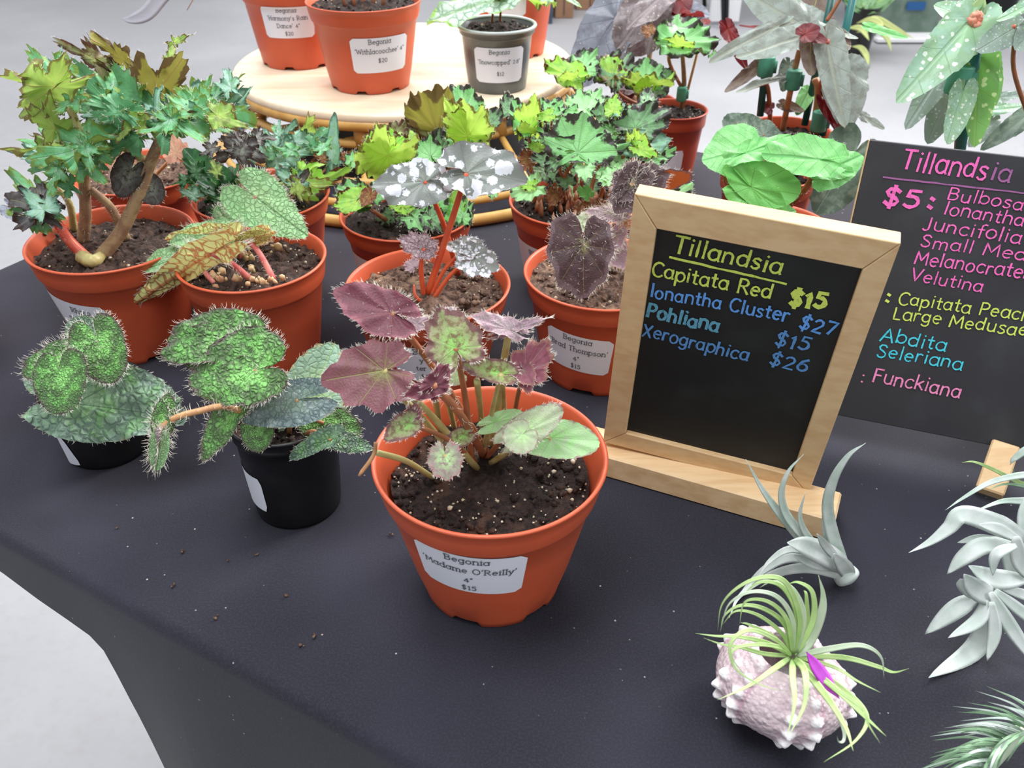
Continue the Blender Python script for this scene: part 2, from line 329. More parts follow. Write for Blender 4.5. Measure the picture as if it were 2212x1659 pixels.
def strokes(s, serif=False, jit=0):
    out = []; x = 0; rr = random.Random(len(s)*7+ord(s[0]))
    for ch in s:
        wd, st = G[ch]; jy = rr.uniform(-jit, jit); js = 1+rr.uniform(-jit, jit)
        for l in st:
            q = [(x+px*js, py*js+jy) for px, py in l]; out.append(q)
            if serif and len(l) > 1 and ch not in '$:."\' 457':
                for (a, b_) in ((l[0], l[1]), (l[-1], l[-2])):
                    dx, dy = a[0]-b_[0], a[1]-b_[1]
                    if abs(dy) > 2.2*abs(dx) and abs(dy) > .1 and any(abs(a[1]-k) < .03 for k in (0, .48, .74, .75, -.24)):
                        out.append([(x+a[0]-.085, a[1]), (x+a[0]+.085, a[1])])
        x += wd+.06
    return out
def ribbons(lines, wd, fn, mb, jit=0):
    rr = random.Random(5)
    for l in lines:
        if hasattr(fn, 'step'): fn.step()
        q = [l[0]]
        for a, b_ in zip(l, l[1:]):
            n = max(1, int(math.hypot(b_[0]-a[0], b_[1]-a[1])/.14))
            for k in range(1, n+1): q.append((a[0]+(b_[0]-a[0])*k/n, a[1]+(b_[1]-a[1])*k/n))
        n = len(q); base = len(mb.v)
        for i, p in enumerate(q):
            a, b_ = q[max(0, i-1)], q[min(n-1, i+1)]
            dx, dy = b_[0]-a[0], b_[1]-a[1]; L = math.hypot(dx, dy) or 1; dx /= L; dy /= L
            h = wd/2*(1+rr.uniform(-jit, jit)); e = 0
            if i == 0: e = -wd*.3
            if i == n-1: e = wd*.3
            for sgn in (1, -1): mb.v.append(fn(p[0]+dx*e-dy*h*sgn, p[1]+dy*e+dx*h*sgn))
        mb.f += [(base+2*i, base+2*i+1, base+2*i+3, base+2*i+2) for i in range(n-1)]
# ------------------------------------------------------------------ pots
class Pot:
    def __init__(s, root, x, y, z0, Rr, h, mat, br=.66, band=.2, feet=6, soil='soil', fill=.82, step=.035, perl=60, name='pot', clump=150, wall=.0016):
        s.root, s.x, s.y, s.z0, s.R, s.h, s.br, s.band = root, x, y, z0, Rr, h, br, band
        s.rs = Rr*.905; s.rb = Rr*br; s.zs = h*(1-band)
        NA = 96; zs = s.zs
        prof = [(s.rb*.5, .0035), (s.rb-.004, .0035), (s.rb-.0015, .0), (s.rb, .0006), (s.rb+.0006, .004), (s.rad(.3*zs), .3*zs), (s.rad(.7*zs), .7*zs), (s.rad(zs-.001), zs-.001), (s.rs+.0014, zs), (s.rs+.0020, zs+.0015),
                (Rr*.965, h*.90), (Rr-.0012, h-.0022), (Rr, h-.0014), (Rr, h-.0005), (Rr-.0006, h), (Rr-.0018, h-.0002), (Rr-.0026, h-.0015), (Rr*.965-.0028, h*.9), (s.rs-wall*.6, zs), (s.rad(.5*zs)-wall, .5*zs)]
        v = []; f = []
        for k in range(NA):
            a = 2*PI*k/NA; notch = feet and ((k*feet/NA) % 1) < .32
            for j, (r, z) in enumerate(prof):
                if notch and j in (2, 3): z = .0038
                if notch and j == 4: z = .0046
                v.append((x+r*math.cos(a), y+r*math.sin(a), z0+z))
        n = len(prof)
        for k in range(NA):
            k2 = (k+1) % NA
            f += [(k*n+j, k2*n+j, k2*n+j+1, k*n+j+1) for j in range(n-1)]
        f.append(tuple(k*n for k in range(NA))[::-1])
        s.pot = mesh(name, v, f, mat, root)
        s.zsoil = z0+h*fill
        if soil: s.soil(soil, perl, clump)
    def rad(s, z): return s.rb+.0006+(s.rs-s.rb-.0006)*max(0, min(1, z/s.zs))
    def rout(s, z):
        if z <= s.zs: return s.rad(z)
        return s.rs+.002+(s.R-s.rs-.002)*(z-s.zs)/(s.h-s.zs)
    def rin(s, z): return (s.rout(z) if z <= s.zs else s.R*.9)-.0026
    def soil(s, mat, perl, clump):
        r0 = s.rout(s.zsoil-s.z0)-.003; b = MB(); NR, NA = 26, 84; v = [(s.x, s.y, s.zsoil+.002)]
        sd = s.x*91+s.y*37
        def hz(x, y): return noise.noise(V((x*55, y*55, sd)))*.0045+noise.noise(V((x*160, y*160, sd)))*.0034+noise.noise(V((x*420, y*420, sd)))*.0022
        for i in range(1, NR+1):
            for k in range(NA):
                a = 2*PI*k/NA; r = r0*i/NR; x, y = s.x+r*math.cos(a), s.y+r*math.sin(a)
                v.append((x, y, s.zsoil+hz(x, y)+(.003 if i < NR*.5 else .0015)*(1-i/NR)))
        f = [(0, 1+k, 1+(k+1) % NA) for k in range(NA)]
        for i in range(NR-1):
            for k in range(NA): k2 = (k+1) % NA; f.append((1+i*NA+k, 1+(i+1)*NA+k, 1+(i+1)*NA+k2, 1+i*NA+k2))
        b.add(v, f)
        for k in range(clump):
            r = r0*.97*math.sqrt(R.random()); a = R.random()*2*PI; x, y = s.x+r*math.cos(a), s.y+r*math.sin(a)
            b.blob((x, y, s.zsoil+hz(x, y)+.0006), R.uniform(.0006, .0026), sq=(1, 1, .7), rough=.5)
        s.soilo = b.build('soil', M[mat], s.root)
        b = MB()
        for k in range(perl):
            r = r0*.97*math.sqrt(R.random()); a = R.random()*2*PI; x, y = s.x+r*math.cos(a), s.y+r*math.sin(a)
            b.blob((x, y, s.zsoil+hz(x, y)+.0014), R.uniform(.00025, .0008)*(1.9 if R.random() < .12 else 1), rough=.3)
        o = b.build('perlite', M['perl'], s.soilo); o['kind'] = 'stuff'
    def sticker(s, u, v, zc, wd, ht, lines, size, rot=0, lab=None, tw=None):
        # paper sticker on the wall facing picture column u at height zc
        best = min((abs((ppx(V((s.x+s.rout(zc)*math.sin(a), s.y-s.rout(zc)*math.cos(a), s.z0+zc)))[0])-u), a) for a in [i*.01-1.5 for i in range(301)])
        a0 = best[1]
        def fn(px, py, off=.0004):
            c_, s_ = math.cos(rot), math.sin(rot); X, Y = px*c_-py*s_, px*s_+py*c_
            z = zc+Y; r = s.rout(min(max(z, 0), s.h)); a = a0+X/s.rout(zc); r += off
            return V((s.x+r*math.sin(a), s.y-r*math.cos(a), s.z0+z))
        b = MB(); c = .0035; NX, NY = 18, 12; vv = []
        for j in range(NY+1):
            y = -ht/2+ht*j/NY; d = min(ht/2-abs(y), c); hw = wd/2-(c-math.sqrt(max(0, c*c-(c-d)**2)))
            for i in range(NX+1): vv.append(fn(-hw+2*hw*i/NX, y))
        b.add(vv, [(j*(NX+1)+i, j*(NX+1)+i+1, (j+1)*(NX+1)+i+1, (j+1)*(NX+1)+i) for j in range(NY) for i in range(NX)])
        st = b.build('price_sticker', M['cream'], s.root); tag(st, lab or 'white paper price sticker')
        b = MB()
        for txt, yy, xx in lines:
            if not txt: continue
            W = textwidth(txt)*size
            ribbons(strokes(txt, True), .085, lambda px, py: fn(px*size-W/2+xx*wd, py*size+yy*ht, .0008), b)
        if b.v: b.build('lettering', M['ink'], st, smooth=False)
        return st
def ppx(p):                                            # place to picture
    q = p-EYE; d = q.y*cT-q.z*sT
    return 1106+FP*q.x/d, 829.5-FP*(q.y*sT+q.z*cT)/d
# ------------------------------------------------------------------ leaves
KIND = {
 'heart': [(0, 1), (15, .93), (35, .82), (60, .74), (90, .68), (120, .63), (150, .55), (168, .4), (180, .1)],
 'cord': [(0, 1), (10, .9), (25, .74), (45, .64), (70, .6), (95, .58), (125, .56), (150, .5), (168, .36), (180, .1)],
 'ovate': [(0, 1), (15, .9), (30, .77), (50, .64), (75, .56), (105, .52), (135, .48), (158, .4), (172, .27), (180, .08)],
 'round': [(0, 1), (30, .98), (60, .93), (90, .88), (120, .82), (150, .7), (168, .5), (180, .12)],
 'fan': [(0, 1), (30, 1), (60, 1), (90, .97), (115, .9), (140, .72), (160, .38), (180, .08)],
 'half': [(0, 1), (30, 1), (60, 1), (86, 1), (102, .92), (116, .5), (140, .17), (180, .05)],
 'wing': [(0, 1), (8, .9), (18, .72), (32, .53), (55, .39), (85, .33), (120, .31), (150, .28), (170, .2), (180, .05)],
 'frill': [(0, 1), (15, .93), (40, .82), (70, .76), (95, .72), (120, .66), (150, .55), (168, .4), (180, .1)],
 'blade': [(0, 1), (5, .86), (12, .62), (25, .4), (50, .24), (90, .18), (140, .16), (180, .05)],
}
LB = {'cord': (7, 0, 44, .008), 'heart': (9, .03, 40, .012), 'ovate': (7, 0, 44, .008), 'round': (9, 0, 50, .008), 'half': (9, .025, 45, .018), 'fan': (9, .03, 45, .018), 'wing': (5, .0, 60, .015), 'frill': (5, .2, 33, .06), 'blade': (3, 0, 30, .0)}
class Plant:
    def __init__(s, root, y0, soilz, hairm='hair', petm=None, base=None):
        s.root, s.y0, s.zs, s.hairm, s.petm, s.base = root, y0, soilz, hairm, petm, base
    def petiole(s, pts, r0=.0016, r1=.0011, mat=None, hair=0, hl=.003, name='petiole'):
        c = cat(pts, 6); b = MB(); n = len(c)
        b.tube(c, [r0+(r1-r0)*i/(n-1) for i in range(n)], 7)
        o = b.build(name, mat or s.petm, s.root)
        if hair:
            roots = []
            for k in range(hair):
                i = R.randrange(n-1); p = c[i].lerp(c[i+1], R.random()); d = (c[i+1]-c[i]).normalized()
                q = V((R.gauss(0, 1), R.gauss(0, 1), R.gauss(0, 1))); q = (q-d*q.dot(d)).normalized()
                roots.append((p+q*r1*.9, q))
            s.hairs(o, roots, hl)
        return o
    def hairs(s, parent, roots, ln, rad=.00011, name='fine_hairs'):
        b = MB()
        for p, d in roots:
            L = ln*R.uniform(.55, 1.25); side = V((R.gauss(0, 1), R.gauss(0, 1), R.gauss(0, 1)+.5))*.35
            b.tube([p, p+d*L*.5, p+(d+side*.55).normalized()*L], [rad, rad*.8, rad*.3], 3, False)
        o = b.build(name, M[s.hairm], parent); o['kind'] = 'stuff'; return o
    def leaf(s, au, av, tu, tv, w, mat, kind='heart', n=(0, -.55, .83), dy=0, cup=.12, droop=.12, fold=0, ruff=None, hair=0, hl=.004, shair=0, pet=None, pr=.0014, pm=None, phair=0,
             asym=None, lobe=None, teeth=None, nl=None, puck=.05, lab=None, curl=0, maxl=.12, z=None):
        A = PZ(au, av, z) if z is not None else PY(au, av, s.y0+dy)
        n = V(n).normalized(); T = PN(tu, tv, A, n); ex = T-A; L = ex.length
        if L > maxl: L = maxl
        ex.normalize(); ey = n.cross(ex).normalized()
        if isinstance(w, tuple): W = min(abs((PN(w[0], w[1], A, n)-A).dot(ey)), maxl)
        else: W = w*L
        d0 = LB[kind]; nl_ = nl or d0[0]; la = d0[1] if lobe is None else lobe; ta = d0[3] if teeth is None else teeth; nt = d0[2]
        asym = R.uniform(-.12, .12) if asym is None else asym
        if ruff is None: ruff = {'fan': .12, 'half': .09, 'frill': .13, 'heart': .04}.get(kind, .02)
        NA, NR = (108, 11) if kind in ('fan', 'frill') or ta > .015 else (64, 8)
        rr = []; mx = .01; ph = R.random()*6; k1 = R.choice((5, 6, 7))
        for i in range(NA+1):
            f = -180+360*i/NA; fr = math.radians(f); r = lerp(KIND[kind], abs(f))
            r *= 1+la*(math.cos(nl_*fr)-1)*.5*2*min(1, abs(math.sin(fr/2))*3+.3)
            if kind in ('frill', 'fan', 'half') : r *= 1+ta*((i % 3)-1)
            else: r *= 1+ta*((i % 2)*2-1)
            if kind == 'frill': r *= 1+.36*noise.noise(V((math.cos(fr)*1.7, math.sin(fr)*1.7, ph)))+.16*noise.noise(V((math.cos(fr)*6, math.sin(fr)*6, ph)))
            if kind in ('fan', 'half'): r *= 1+.1*noise.noise(V((math.cos(fr)*3, math.sin(fr)*3, ph)))
            r *= 1+.03*math.sin(3*fr+ph); r *= 1+asym*math.sin(fr)
            rr.append(r); mx = max(mx, abs(r*math.sin(fr)))
        if kind in ('frill', 'fan', 'half'):
            q = max(rr)*.93; rr = [x/q for x in rr]; mx /= q
        v = []; fl = []; po = []
        for j in range(NR+1):
            q = j/NR
            for i in range(NA+1):
                fr = -PI+2*PI*i/NA; r = rr[i]*q; x = r*math.cos(fr); y = r*math.sin(fr)/mx
                zz = cup*(r*r)*.6-droop*max(0, x)**2+fold*abs(y)*.5+puck*(1-math.cos(nl_*fr))*.5*q*(1-q*.4)
                zz += ruff*math.sin(k1*fr+ph)*q**3+ruff*.5*math.sin((k1*2+3)*fr+ph*2)*q**5-curl*q**4
                zz += .02*noise.noise(V((x*3, y*3, ph)))
                if kind in ('frill', 'fan', 'half'): zz += (.14 if kind == 'frill' else .1)*q*q*noise.noise(V((x*2.4, y*2.4, ph+5)))+.045*q**4*math.sin(19*fr+ph)
                v.append(A+ex*(x*L)+ey*(y*W)+n*(zz*L)); fl.append((x+ph, y*W/L)); po.append((q, i/NA))
        f = [(j*(NA+1)+i, (j+1)*(NA+1)+i, (j+1)*(NA+1)+i+1, j*(NA+1)+i+1) for j in range(NR) for i in range(NA)]
        o = mesh('leaf', v, f, M[mat], s.root, {'flat': [(a-ph, b_) for a, b_ in fl], 'polar': po})
        if lab: o['label'] = lab
        rts = []
        B = NR*(NA+1)
        for k in range(hair):
            i = R.randrange(NA); fr = -PI+2*PI*i/NA; p = V(v[B+i]).lerp(V(v[B+i+1]), R.random())
            d = (V(v[B+i])-V(v[B-NA-1+i])).normalized()+n*R.uniform(-.1, .6)+V((R.gauss(0, .3), R.gauss(0, .3), R.gauss(0, .3))); rts.append((p, d.normalized()))
        for k in range(shair):
            p = V(v[R.randrange(len(v))]); rts.append((p, (n+V((R.gauss(0, .5), R.gauss(0, .5), R.gauss(0, .5)))).normalized()))
        if rts: s.hairs(o, rts, hl)
        if pet:
            Bp = PZ(pet[0], pet[1], s.zs+.001) if len(pet) == 2 else PY(pet[0], pet[1], s.y0+pet[2])
            mid = (A+Bp)/2+V((0, 0, .004))+V((R.uniform(-.002, .002), R.uniform(-.002, .002), 0))
            s.petiole([A, mid, Bp], pr*.75, pr, pm and M[pm], phair)
        return o
    def fill(s, cnt, cu, cv, su, sv, size, mats, kind, dy=(-.01, .05), hair=14, maxl=.05):
        for k in range(cnt):
            a = R.random()*2*PI; q = math.sqrt(R.random()); u, v = cu+su*q*math.cos(a), cv+sv*q*math.sin(a)
            L = R.uniform(*size); b = math.atan2(sv*math.sin(a)*1.4-sv*.5, su*math.cos(a))+R.gauss(0, .5)
            s.leaf(u, v, u+L*math.cos(b), v+L*math.sin(b)*.8, R.uniform(.5, .75), R.choice(mats), kind, n=(R.gauss(0, .25), -R.uniform(.35, .8), R.uniform(.5, .8)), dy=R.uniform(*dy), hair=hair, hl=.002, maxl=maxl)
# ------------------------------------------------------------------ leaf colours
W1 = S(222, 225, 228)
M['purple'] = leaf_mat('plum_leaf', S(128, 126, 74), S(126, 78, 86), vein=S(164, 156, 104), edge=S(132, 80, 88), c2=S(118, 74, 74), vw=.028, r0=.05, r1=.55, under=S(150, 70, 80), uvein=S(180, 120, 110), bump=.6, rough=.5)
M['plum2'] = leaf_mat('deep_plum_leaf', S(124, 70, 80), S(106, 52, 66), vein=S(146, 92, 92), edge=S(136, 76, 90), c2=S(112, 56, 72), vw=.026, r0=.0, r1=.4, under=S(140, 50, 60), bump=.6, rough=.5)
M['bronze'] = leaf_mat('bronze_green_leaf', S(136, 196, 88), S(140, 142, 96), vein=S(150, 205, 110), edge=S(128, 92, 90), c2=S(132, 116, 84), vw=.03, r0=.1, r1=.75, edge_lo=.8, under=S(150, 120, 100), rough=.5, streak=.1)
M['lilac'] = leaf_mat('lilac_grey_leaf', S(164, 138, 148), S(158, 126, 142), vein=S(178, 160, 168), edge=S(190, 160, 166), c2=S(148, 130, 134), vw=.02, under=S(170, 120, 130), rough=.55)
M['rose'] = leaf_mat('rose_veined_leaf', S(150, 130, 118), S(146, 84, 100), vein=S(176, 158, 140), edge=S(168, 120, 112), c2=S(158, 96, 112), vw=.03, r0=.02, r1=.35, under=S(160, 60, 60), rough=.5)
M['sage'] = leaf_mat('sage_green_leaf', S(168, 208, 140), S(150, 158, 128), vein=S(190, 225, 160), c2=S(158, 176, 138), edge=S(150, 122, 118), edge_lo=.9, vw=.02, under=S(180, 200, 150), rough=.45)
M['mint'] = leaf_mat('mint_green_leaf', S(140, 205, 118), S(150, 196, 132), vein=S(170, 215, 150), c2=S(156, 190, 140), edge=S(160, 130, 120), edge_lo=.93, vw=.015, under=S(170, 205, 150), rough=.38)
M['speck'] = leaf_mat('speckled_pink_green_leaf', S(160, 200, 130), S(152, 150, 132), vein=S(180, 205, 160), c2=S(150, 128, 128), edge=S(168, 108, 116), vw=.025, edge_lo=.9, rough=.5)
M['bull'] = leaf_mat('puckered_bright_green_leaf', S(146, 226, 112), S(112, 192, 80), vein=S(130, 190, 120), net=S(92, 108, 80), nets=13, netw=.09, neta=.7, patchy=.62, edge=S(112, 100, 94), edge_lo=.9, edge_n=.1, vw=.012, under=S(150, 130, 90), rough=.5, bump=1.0, nl=9)
M['bull2'] = leaf_mat('puckered_grey_green_leaf', S(138, 182, 136), S(122, 158, 128), vein=S(122, 156, 128), net=S(90, 110, 102), nets=13, netw=.08, neta=.6, patchy=.4, c2=S(112, 170, 96), edge=S(130, 130, 110), edge_lo=.95, vw=.012, under=S(196, 96, 52), rough=.42, bump=.9)
M['slate'] = leaf_mat('slate_green_leaf', S(118, 148, 128), S(96, 116, 118), vein=S(126, 150, 130), net=S(84, 100, 104), nets=11, netw=.06, neta=.5, c2=S(110, 128, 126), edge=S(140, 140, 118), edge_lo=.96, vw=.012, under=S(150, 110, 90), rough=.34, bump=.4)
M['pale'] = leaf_mat('pale_bluish_green_leaf', S(176, 214, 136), S(142, 180, 152), vein=S(185, 220, 130), net=S(124, 164, 140), nets=11, netw=.05, neta=.5, edge=S(196, 180, 120), edge_lo=.95, vw=.02, under=S(180, 170, 120), rough=.4, bump=.4)
M['darkhair'] = leaf_mat('dark_maroon_hairy_leaf', S(140, 140, 88), S(76, 52, 56), vein=S(140, 122, 84), edge=S(104, 84, 90), c2=S(60, 40, 44), vw=.02, r0=.02, r1=.28, nl=9, under=S(170, 84, 40), uvein=S(120, 50, 30), rough=.5, bump=.7)
M['silver'] = leaf_mat('silver_spotted_leaf', S(112, 122, 114), S(104, 112, 108), vein=S(128, 116, 110), edge=S(128, 112, 124), spot=S(226, 230, 240), spots=5.5, spott=.62, spotb=.14, edge_lo=.93, vw=.012, under=S(150, 70, 50), rough=.4, bump=.4)
M['silverp'] = leaf_mat('silvery_pink_leaf', S(196, 172, 180), S(206, 188, 196), vein=S(110, 84, 92), net=S(140, 112, 122), nets=8, netw=.05, edge=S(150, 120, 130), vw=.03, under=S(170, 80, 80), rough=.5)
M['hairyg'] = leaf_mat('pale_green_quilted_leaf', S(160, 206, 140), S(140, 192, 128), vein=S(110, 150, 100), net=S(108, 140, 100), nets=13, netw=.045, neta=.35, c2=S(150, 196, 138), edge=S(150, 140, 110), edge_lo=.95, vw=.012, pinn=5, under=S(206, 208, 128), uvein=S(190, 92, 52), rough=.5, bump=.7)
M['redpet'] = plain('red_petiole', S(196, 74, 60), .4, S(214, 110, 84), 90)
M['pinkpet'] = plain('pink_petiole', S(200, 96, 96), .45, S(220, 140, 128), 90)
M['palepet'] = plain('pale_green_petiole', S(186, 178, 120), .4, S(176, 160, 104), 120)
M['brownpet'] = plain('brown_petiole', S(176, 108, 76), .45, S(150, 100, 70), 120)
M['orangepet'] = plain('orange_petiole', S(210, 96, 56), .35, S(200, 80, 52), 90)
M['tanpet'] = plain('tan_petiole', S(200, 152, 104), .5, S(180, 130, 90), 120)
M['stip'] = plain('dried_stipule', S(214, 190, 146), .7, S(190, 140, 104), 200)
# ------------------------------------------------------------------ front pot
def begonia(name, x, y, z0, Rr, h, label, mat='terra', cat_='potted plant', **kw):
    r = thing(name, (x, y, z0), label, cat_); return r, Pot(r, x, y, z0, Rr, h, M[mat], **kw)
rt, pt = begonia('potted_begonia', -.011, .341, 0, .059, .087, 'terracotta potted begonia with plum and bronze leaves, nearest the table front', br=.63, fill=.80, perl=240, clump=420)
pt.sticker(1012, 0, .052, .0545, .0315, [('Begonia', .33, 0), ("'Madame O'Reilly'", .06, 0), ('4"', -.20, 0), ('$15', -.42, 0)], .0058, rot=-.03, lab='white sticker with the plant name and price')
P = Plant(rt, .341, pt.zsoil, petm=M['palepet'])
P.leaf(846, 676, 716, 622, (797, 592), 'plum2', n=(.12, -.6, .78), dy=.0, cup=.1, hair=150, hl=.0022, shair=40, pet=(1057, 985), pm='brownpet', phair=60, pr=.0019)
P.leaf(830, 800, 690, 822, (790, 716), 'purple', n=(-.05, -.66, .74), dy=-.02, hair=150, hl=.0018, pet=(1030, 1012), pm='palepet', lobe=.08, asym=.1, pr=.0019)
P.leaf(985, 752, 950, 668, (1042, 712), 'bronze', 'fan', n=(0, -.84, .5), dy=-.012, hair=140, hl=.002, pet=(1020, 1005), pm='brownpet', ruff=.05, pr=.0018, lobe=.06, teeth=.02)
P.leaf(1100, 712, 1010, 678, (1040, 716), 'lilac', n=(.25, -.5, .83), dy=.0, hair=90, hl=.002, shair=20, cup=.1, ruff=.06)
P.leaf(1100, 714, 1190, 682, (1140, 712), 'lilac', n=(-.3, -.5, .8), dy=.002, hair=80, hl=.002, cup=.1, ruff=.05, pet=(1062, 968), pm='palepet', pr=.0022)
P.leaf(1134, 800, 1182, 738, (1120, 738), 'rose', 'fan', n=(.1, -.84, .5), dy=-.002, hair=130, hl=.002, ruff=.07, pet=(1105, 945), pm='brownpet', lobe=.1, teeth=.02, puck=.1, droop=0)
P.leaf(1130, 800, 1152, 832, .7, 'rose', 'heart', n=(.1, -.6, .78), dy=-.003, hair=30, hl=.0015)
P.leaf(938, 836, 872, 856, (912, 868), 'plum2', n=(.1, -.7, .7), dy=-.03, hair=110, hl=.0022, ruff=.1, cup=.25)
P.leaf(936, 832, 968, 788, (930, 792), 'plum2', 'fan', n=(.3, -.8, .5), dy=-.03, hair=60, hl=.002, ruff=.14, pet=(1045, 985), pm='brownpet', phair=50, pr=.0023)
P.leaf(1082, 806, 996, 786, (1030, 822), 'bronze', n=(-.1, -.7, .7), dy=-.01, hair=80, hl=.0018, cup=.25, fold=.3, pet=(1042, 985), pm='palepet')
P.leaf(992, 812, 962, 826, .7, 'sage', n=(0, -.8, .55), dy=.005)
P.leaf(1068, 912, 1130, 888, (1090, 928), 'mint', 'round', n=(-.1, -.75, .6), dy=.004, hair=20, hl=.0014)
P.leaf(1130, 936, 1218, 884, (1182, 952), 'sage', 'round', n=(-.15, -.68, .72), dy=-.016, hair=60, hl=.0016, pet=(1050, 990), pm='brownpet', fold=-.15, asym=.1)
P.leaf(1128, 938, 1092, 966, .9, 'sage', 'round', n=(.1, -.6, .75), dy=-.02, hair=30, hl=.0014)
P.leaf(1190, 946, 1296, 950, (1240, 902), 'mint', 'round', n=(.0, -.66, .75), dy=-.006, pet=(1060, 1000), pm='palepet', pr=.0017)
P.leaf(962, 986, 966, 1040, (1004, 1012), 'speck', 'round', n=(0, -.66, .75), dy=-.046, hair=70, hl=.0012, lobe=.06, pet=(948, 1030), pm='palepet')
P.leaf(884, 916, 832, 952, (868, 966), 'bronze', n=(.1, -.6, .78), dy=-.03, hair=80, hl=.0016)
P.leaf(884, 914, 900, 872, (918, 900), 'rose', 'fan', n=(.2, -.8, .55), dy=-.028, hair=60, hl=.0016, pet=(1030, 1000), pm='brownpet')
P.leaf(1002, 940, 955, 958, (980, 922), 'bronze', n=(.1, -.7, .7), dy=-.004, hair=30, hl=.0014)
P.leaf(902, 700, 842, 716, (868, 690), 'lilac', n=(0, -.6, .8), dy=.01, hair=60, hl=.002)
P.leaf(960, 690, 985, 662, (950, 662), 'lilac', n=(0, -.7, .7), dy=.008, hair=40, hl=.002)
for a, b_, m in (((815, 978), (935, 1032), 'palepet'), ((840, 830), (1000, 1012), 'palepet'), ((936, 842), (952, 940), 'palepet'), ((1030, 822), (1042, 932), 'palepet'), ((1082, 812), (1090, 905), 'palepet'), ((955, 835), (982, 926), 'palepet'), ((948, 838), (1052, 975), 'brownpet')):
    A = PY(a[0], a[1], .341-.012) if a[0] > 820 else PY(a[0], a[1], .325); B = PZ(b_[0], b_[1], pt.zsoil)
    P.petiole([A, (A+B)/2+V((0, 0, .003)), B], .0016, .0015, M[m])
# twig hanging over the rim
b = MB(); b.tube(cat([PY(812, 955, .322), PY(806, 985, .318), PY(775, 1028, .312)], 5), [.0010]*10+[.0006], 6); b.build('dry_twig', M['tanpet'], rt)
# ------------------------------------------------------------------ black pots
def blackpot(x, y, h, Rr, label, **kw):
    r = thing('potted_begonia', (x, y, 0), label, 'potted plant'); return r, Pot(r, x, y, 0, Rr, h, M['blackpot'], br=.78, band=.14, feet=0, **kw)
rk, pk = blackpot(-.130, .401, .069, .032, 'begonia in small black pot with puckered green leaves and a hairy runner', fill=.9, perl=25, clump=60)
def plainsticker(pot, ang, zc, wd, ht, rot, root):
    b = MB(); vv = []
    for j in range(7):
        for i in range(9):
            px = -wd/2+wd*i/8; py = -ht/2+ht*j/6; d = ht/2-abs(py)
            if d < .002: px *= .9
            c_, s_ = math.cos(rot), math.sin(rot); X, Y = px*c_-py*s_, px*s_+py*c_; z = zc+Y; r = pot.rout(max(0, min(z, pot.h)))+.0004; a = ang+X/pot.rout(zc)
            vv.append(V((pot.x+r*math.sin(a), pot.y-r*math.cos(a), z)))
    b.add(vv, [(j*9+i, j*9+i+1, (j+1)*9+i+1, (j+1)*9+i) for j in range(6) for i in range(8)])
    tag(b.build('price_sticker', M['cream'], root), 'white sticker wrapping the left side')
plainsticker(pk, -1.0, .026, .03, .026, 0, rk)
P = Plant(rk, .401, pk.zsoil, petm=M['tanpet'])
P.leaf(505, 730, 352, 738, (440, 648), 'bull', 'heart', n=(0, -.72, .7), dy=.0, hair=150, hl=.003, shair=60, lobe=0, cup=.05, asym=.12)
P.leaf(505, 735, 345, 765, (430, 800), 'bull', 'heart', n=(.1, -.5, .85), dy=.0, hair=90, hl=.003, shair=30, lobe=0, droop=.2)
P.leaf(552, 798, 404, 822, (478, 716), 'bull', 'heart', n=(0, -.64, .77), dy=-.016, hair=170, hl=.0028, shair=60, lobe=0, cup=.05, pet=(605, 920), phair=30)
P.leaf(644, 864, 510, 886, (570, 818), 'slate', 'round', n=(-.05, -.68, .73), dy=-.018, hair=60, hl=.0018, pet=(625, 935))
P.leaf(658, 884, 724, 738, (606, 806), 'pale', 'heart', n=(.0, -.8, .6), dy=.0, hair=90, hl=.0018, lobe=0, cup=.2, fold=.15, pet=(640, 925), pm='palepet')
P.leaf(700, 912, 752, 852, (690, 872), 'bull', 'round', n=(.1, -.72, .68), dy=-.006, hair=120, hl=.0022, shair=30)
P.leaf(700, 914, 784, 928, (735, 968), 'bull', 'round', n=(.1, -.6, .8), dy=-.012, hair=70, hl=.0022, pet=(650, 935), phair=20)
P.leaf(714, 950, 806, 968, (760, 986), 'bull2', 'ovate', n=(0, -.5, .85), dy=-.022, hair=60, hl=.002, droop=.15)
P.leaf(716, 950, 626, 992, (676, 994), 'bull2', 'ovate', n=(-.3, -.62, .7), dy=-.03, fold=.35, hair=40, hl=.0016, pet=(655, 940))
P.leaf(506, 884, 434, 996, (440, 918), 'bull', 'ovate', n=(-.2, -.66, .72), dy=-.022, hair=150, hl=.003, shair=50, pet=(570, 935), phair=20)
P.leaf(556, 922, 566, 975, (600, 948), 'bull', 'round', n=(0, -.6, .8), dy=-.024, hair=40, hl=.0015)
P.petiole([PZ(585, 930, pk.zsoil), PY(500, 880, .375), PY(430, 888, .366), PY(372, 906, .362), PY(340, 938, .358), PY(330, 985, .354)], .0019, .0015, M['tanpet'], 150, .0045, 'runner_stem')
P.leaf(352, 918, 366, 846, (386, 890), 'bull', 'ovate', n=(.5, -.7, .5), dy=-.04, hair=90, hl=.0042)
P.leaf(356, 912, 345, 862, (334, 890), 'bull', 'ovate', n=(-.5, -.7, .5), dy=-.04, hair=50, hl=.0042)
P.leaf(345, 950, 338, 1022, (366, 984), 'hairyg', 'ovate', n=(.5, -.8, .3), dy=-.045, hair=80, hl=.0042, fold=.3)
P.leaf(345, 950, 332, 1018, (328, 984), 'lilac', 'ovate', n=(-.4, -.8, .4), dy=-.046, hair=60, hl=.005, fold=.3)
pj0 = PZ(240, 962, 0)
rj, pj = blackpot(pj0.x, pj0.y, .047, .033, 'begonia in small black pot at far left under round puckered leaves', fill=.9, perl=20, clump=50)
plainsticker(pj, -.8, .012, .022, .022, .3, rj)
P = Plant(rj, pj.y, pj.zsoil, petm=M['tanpet'])
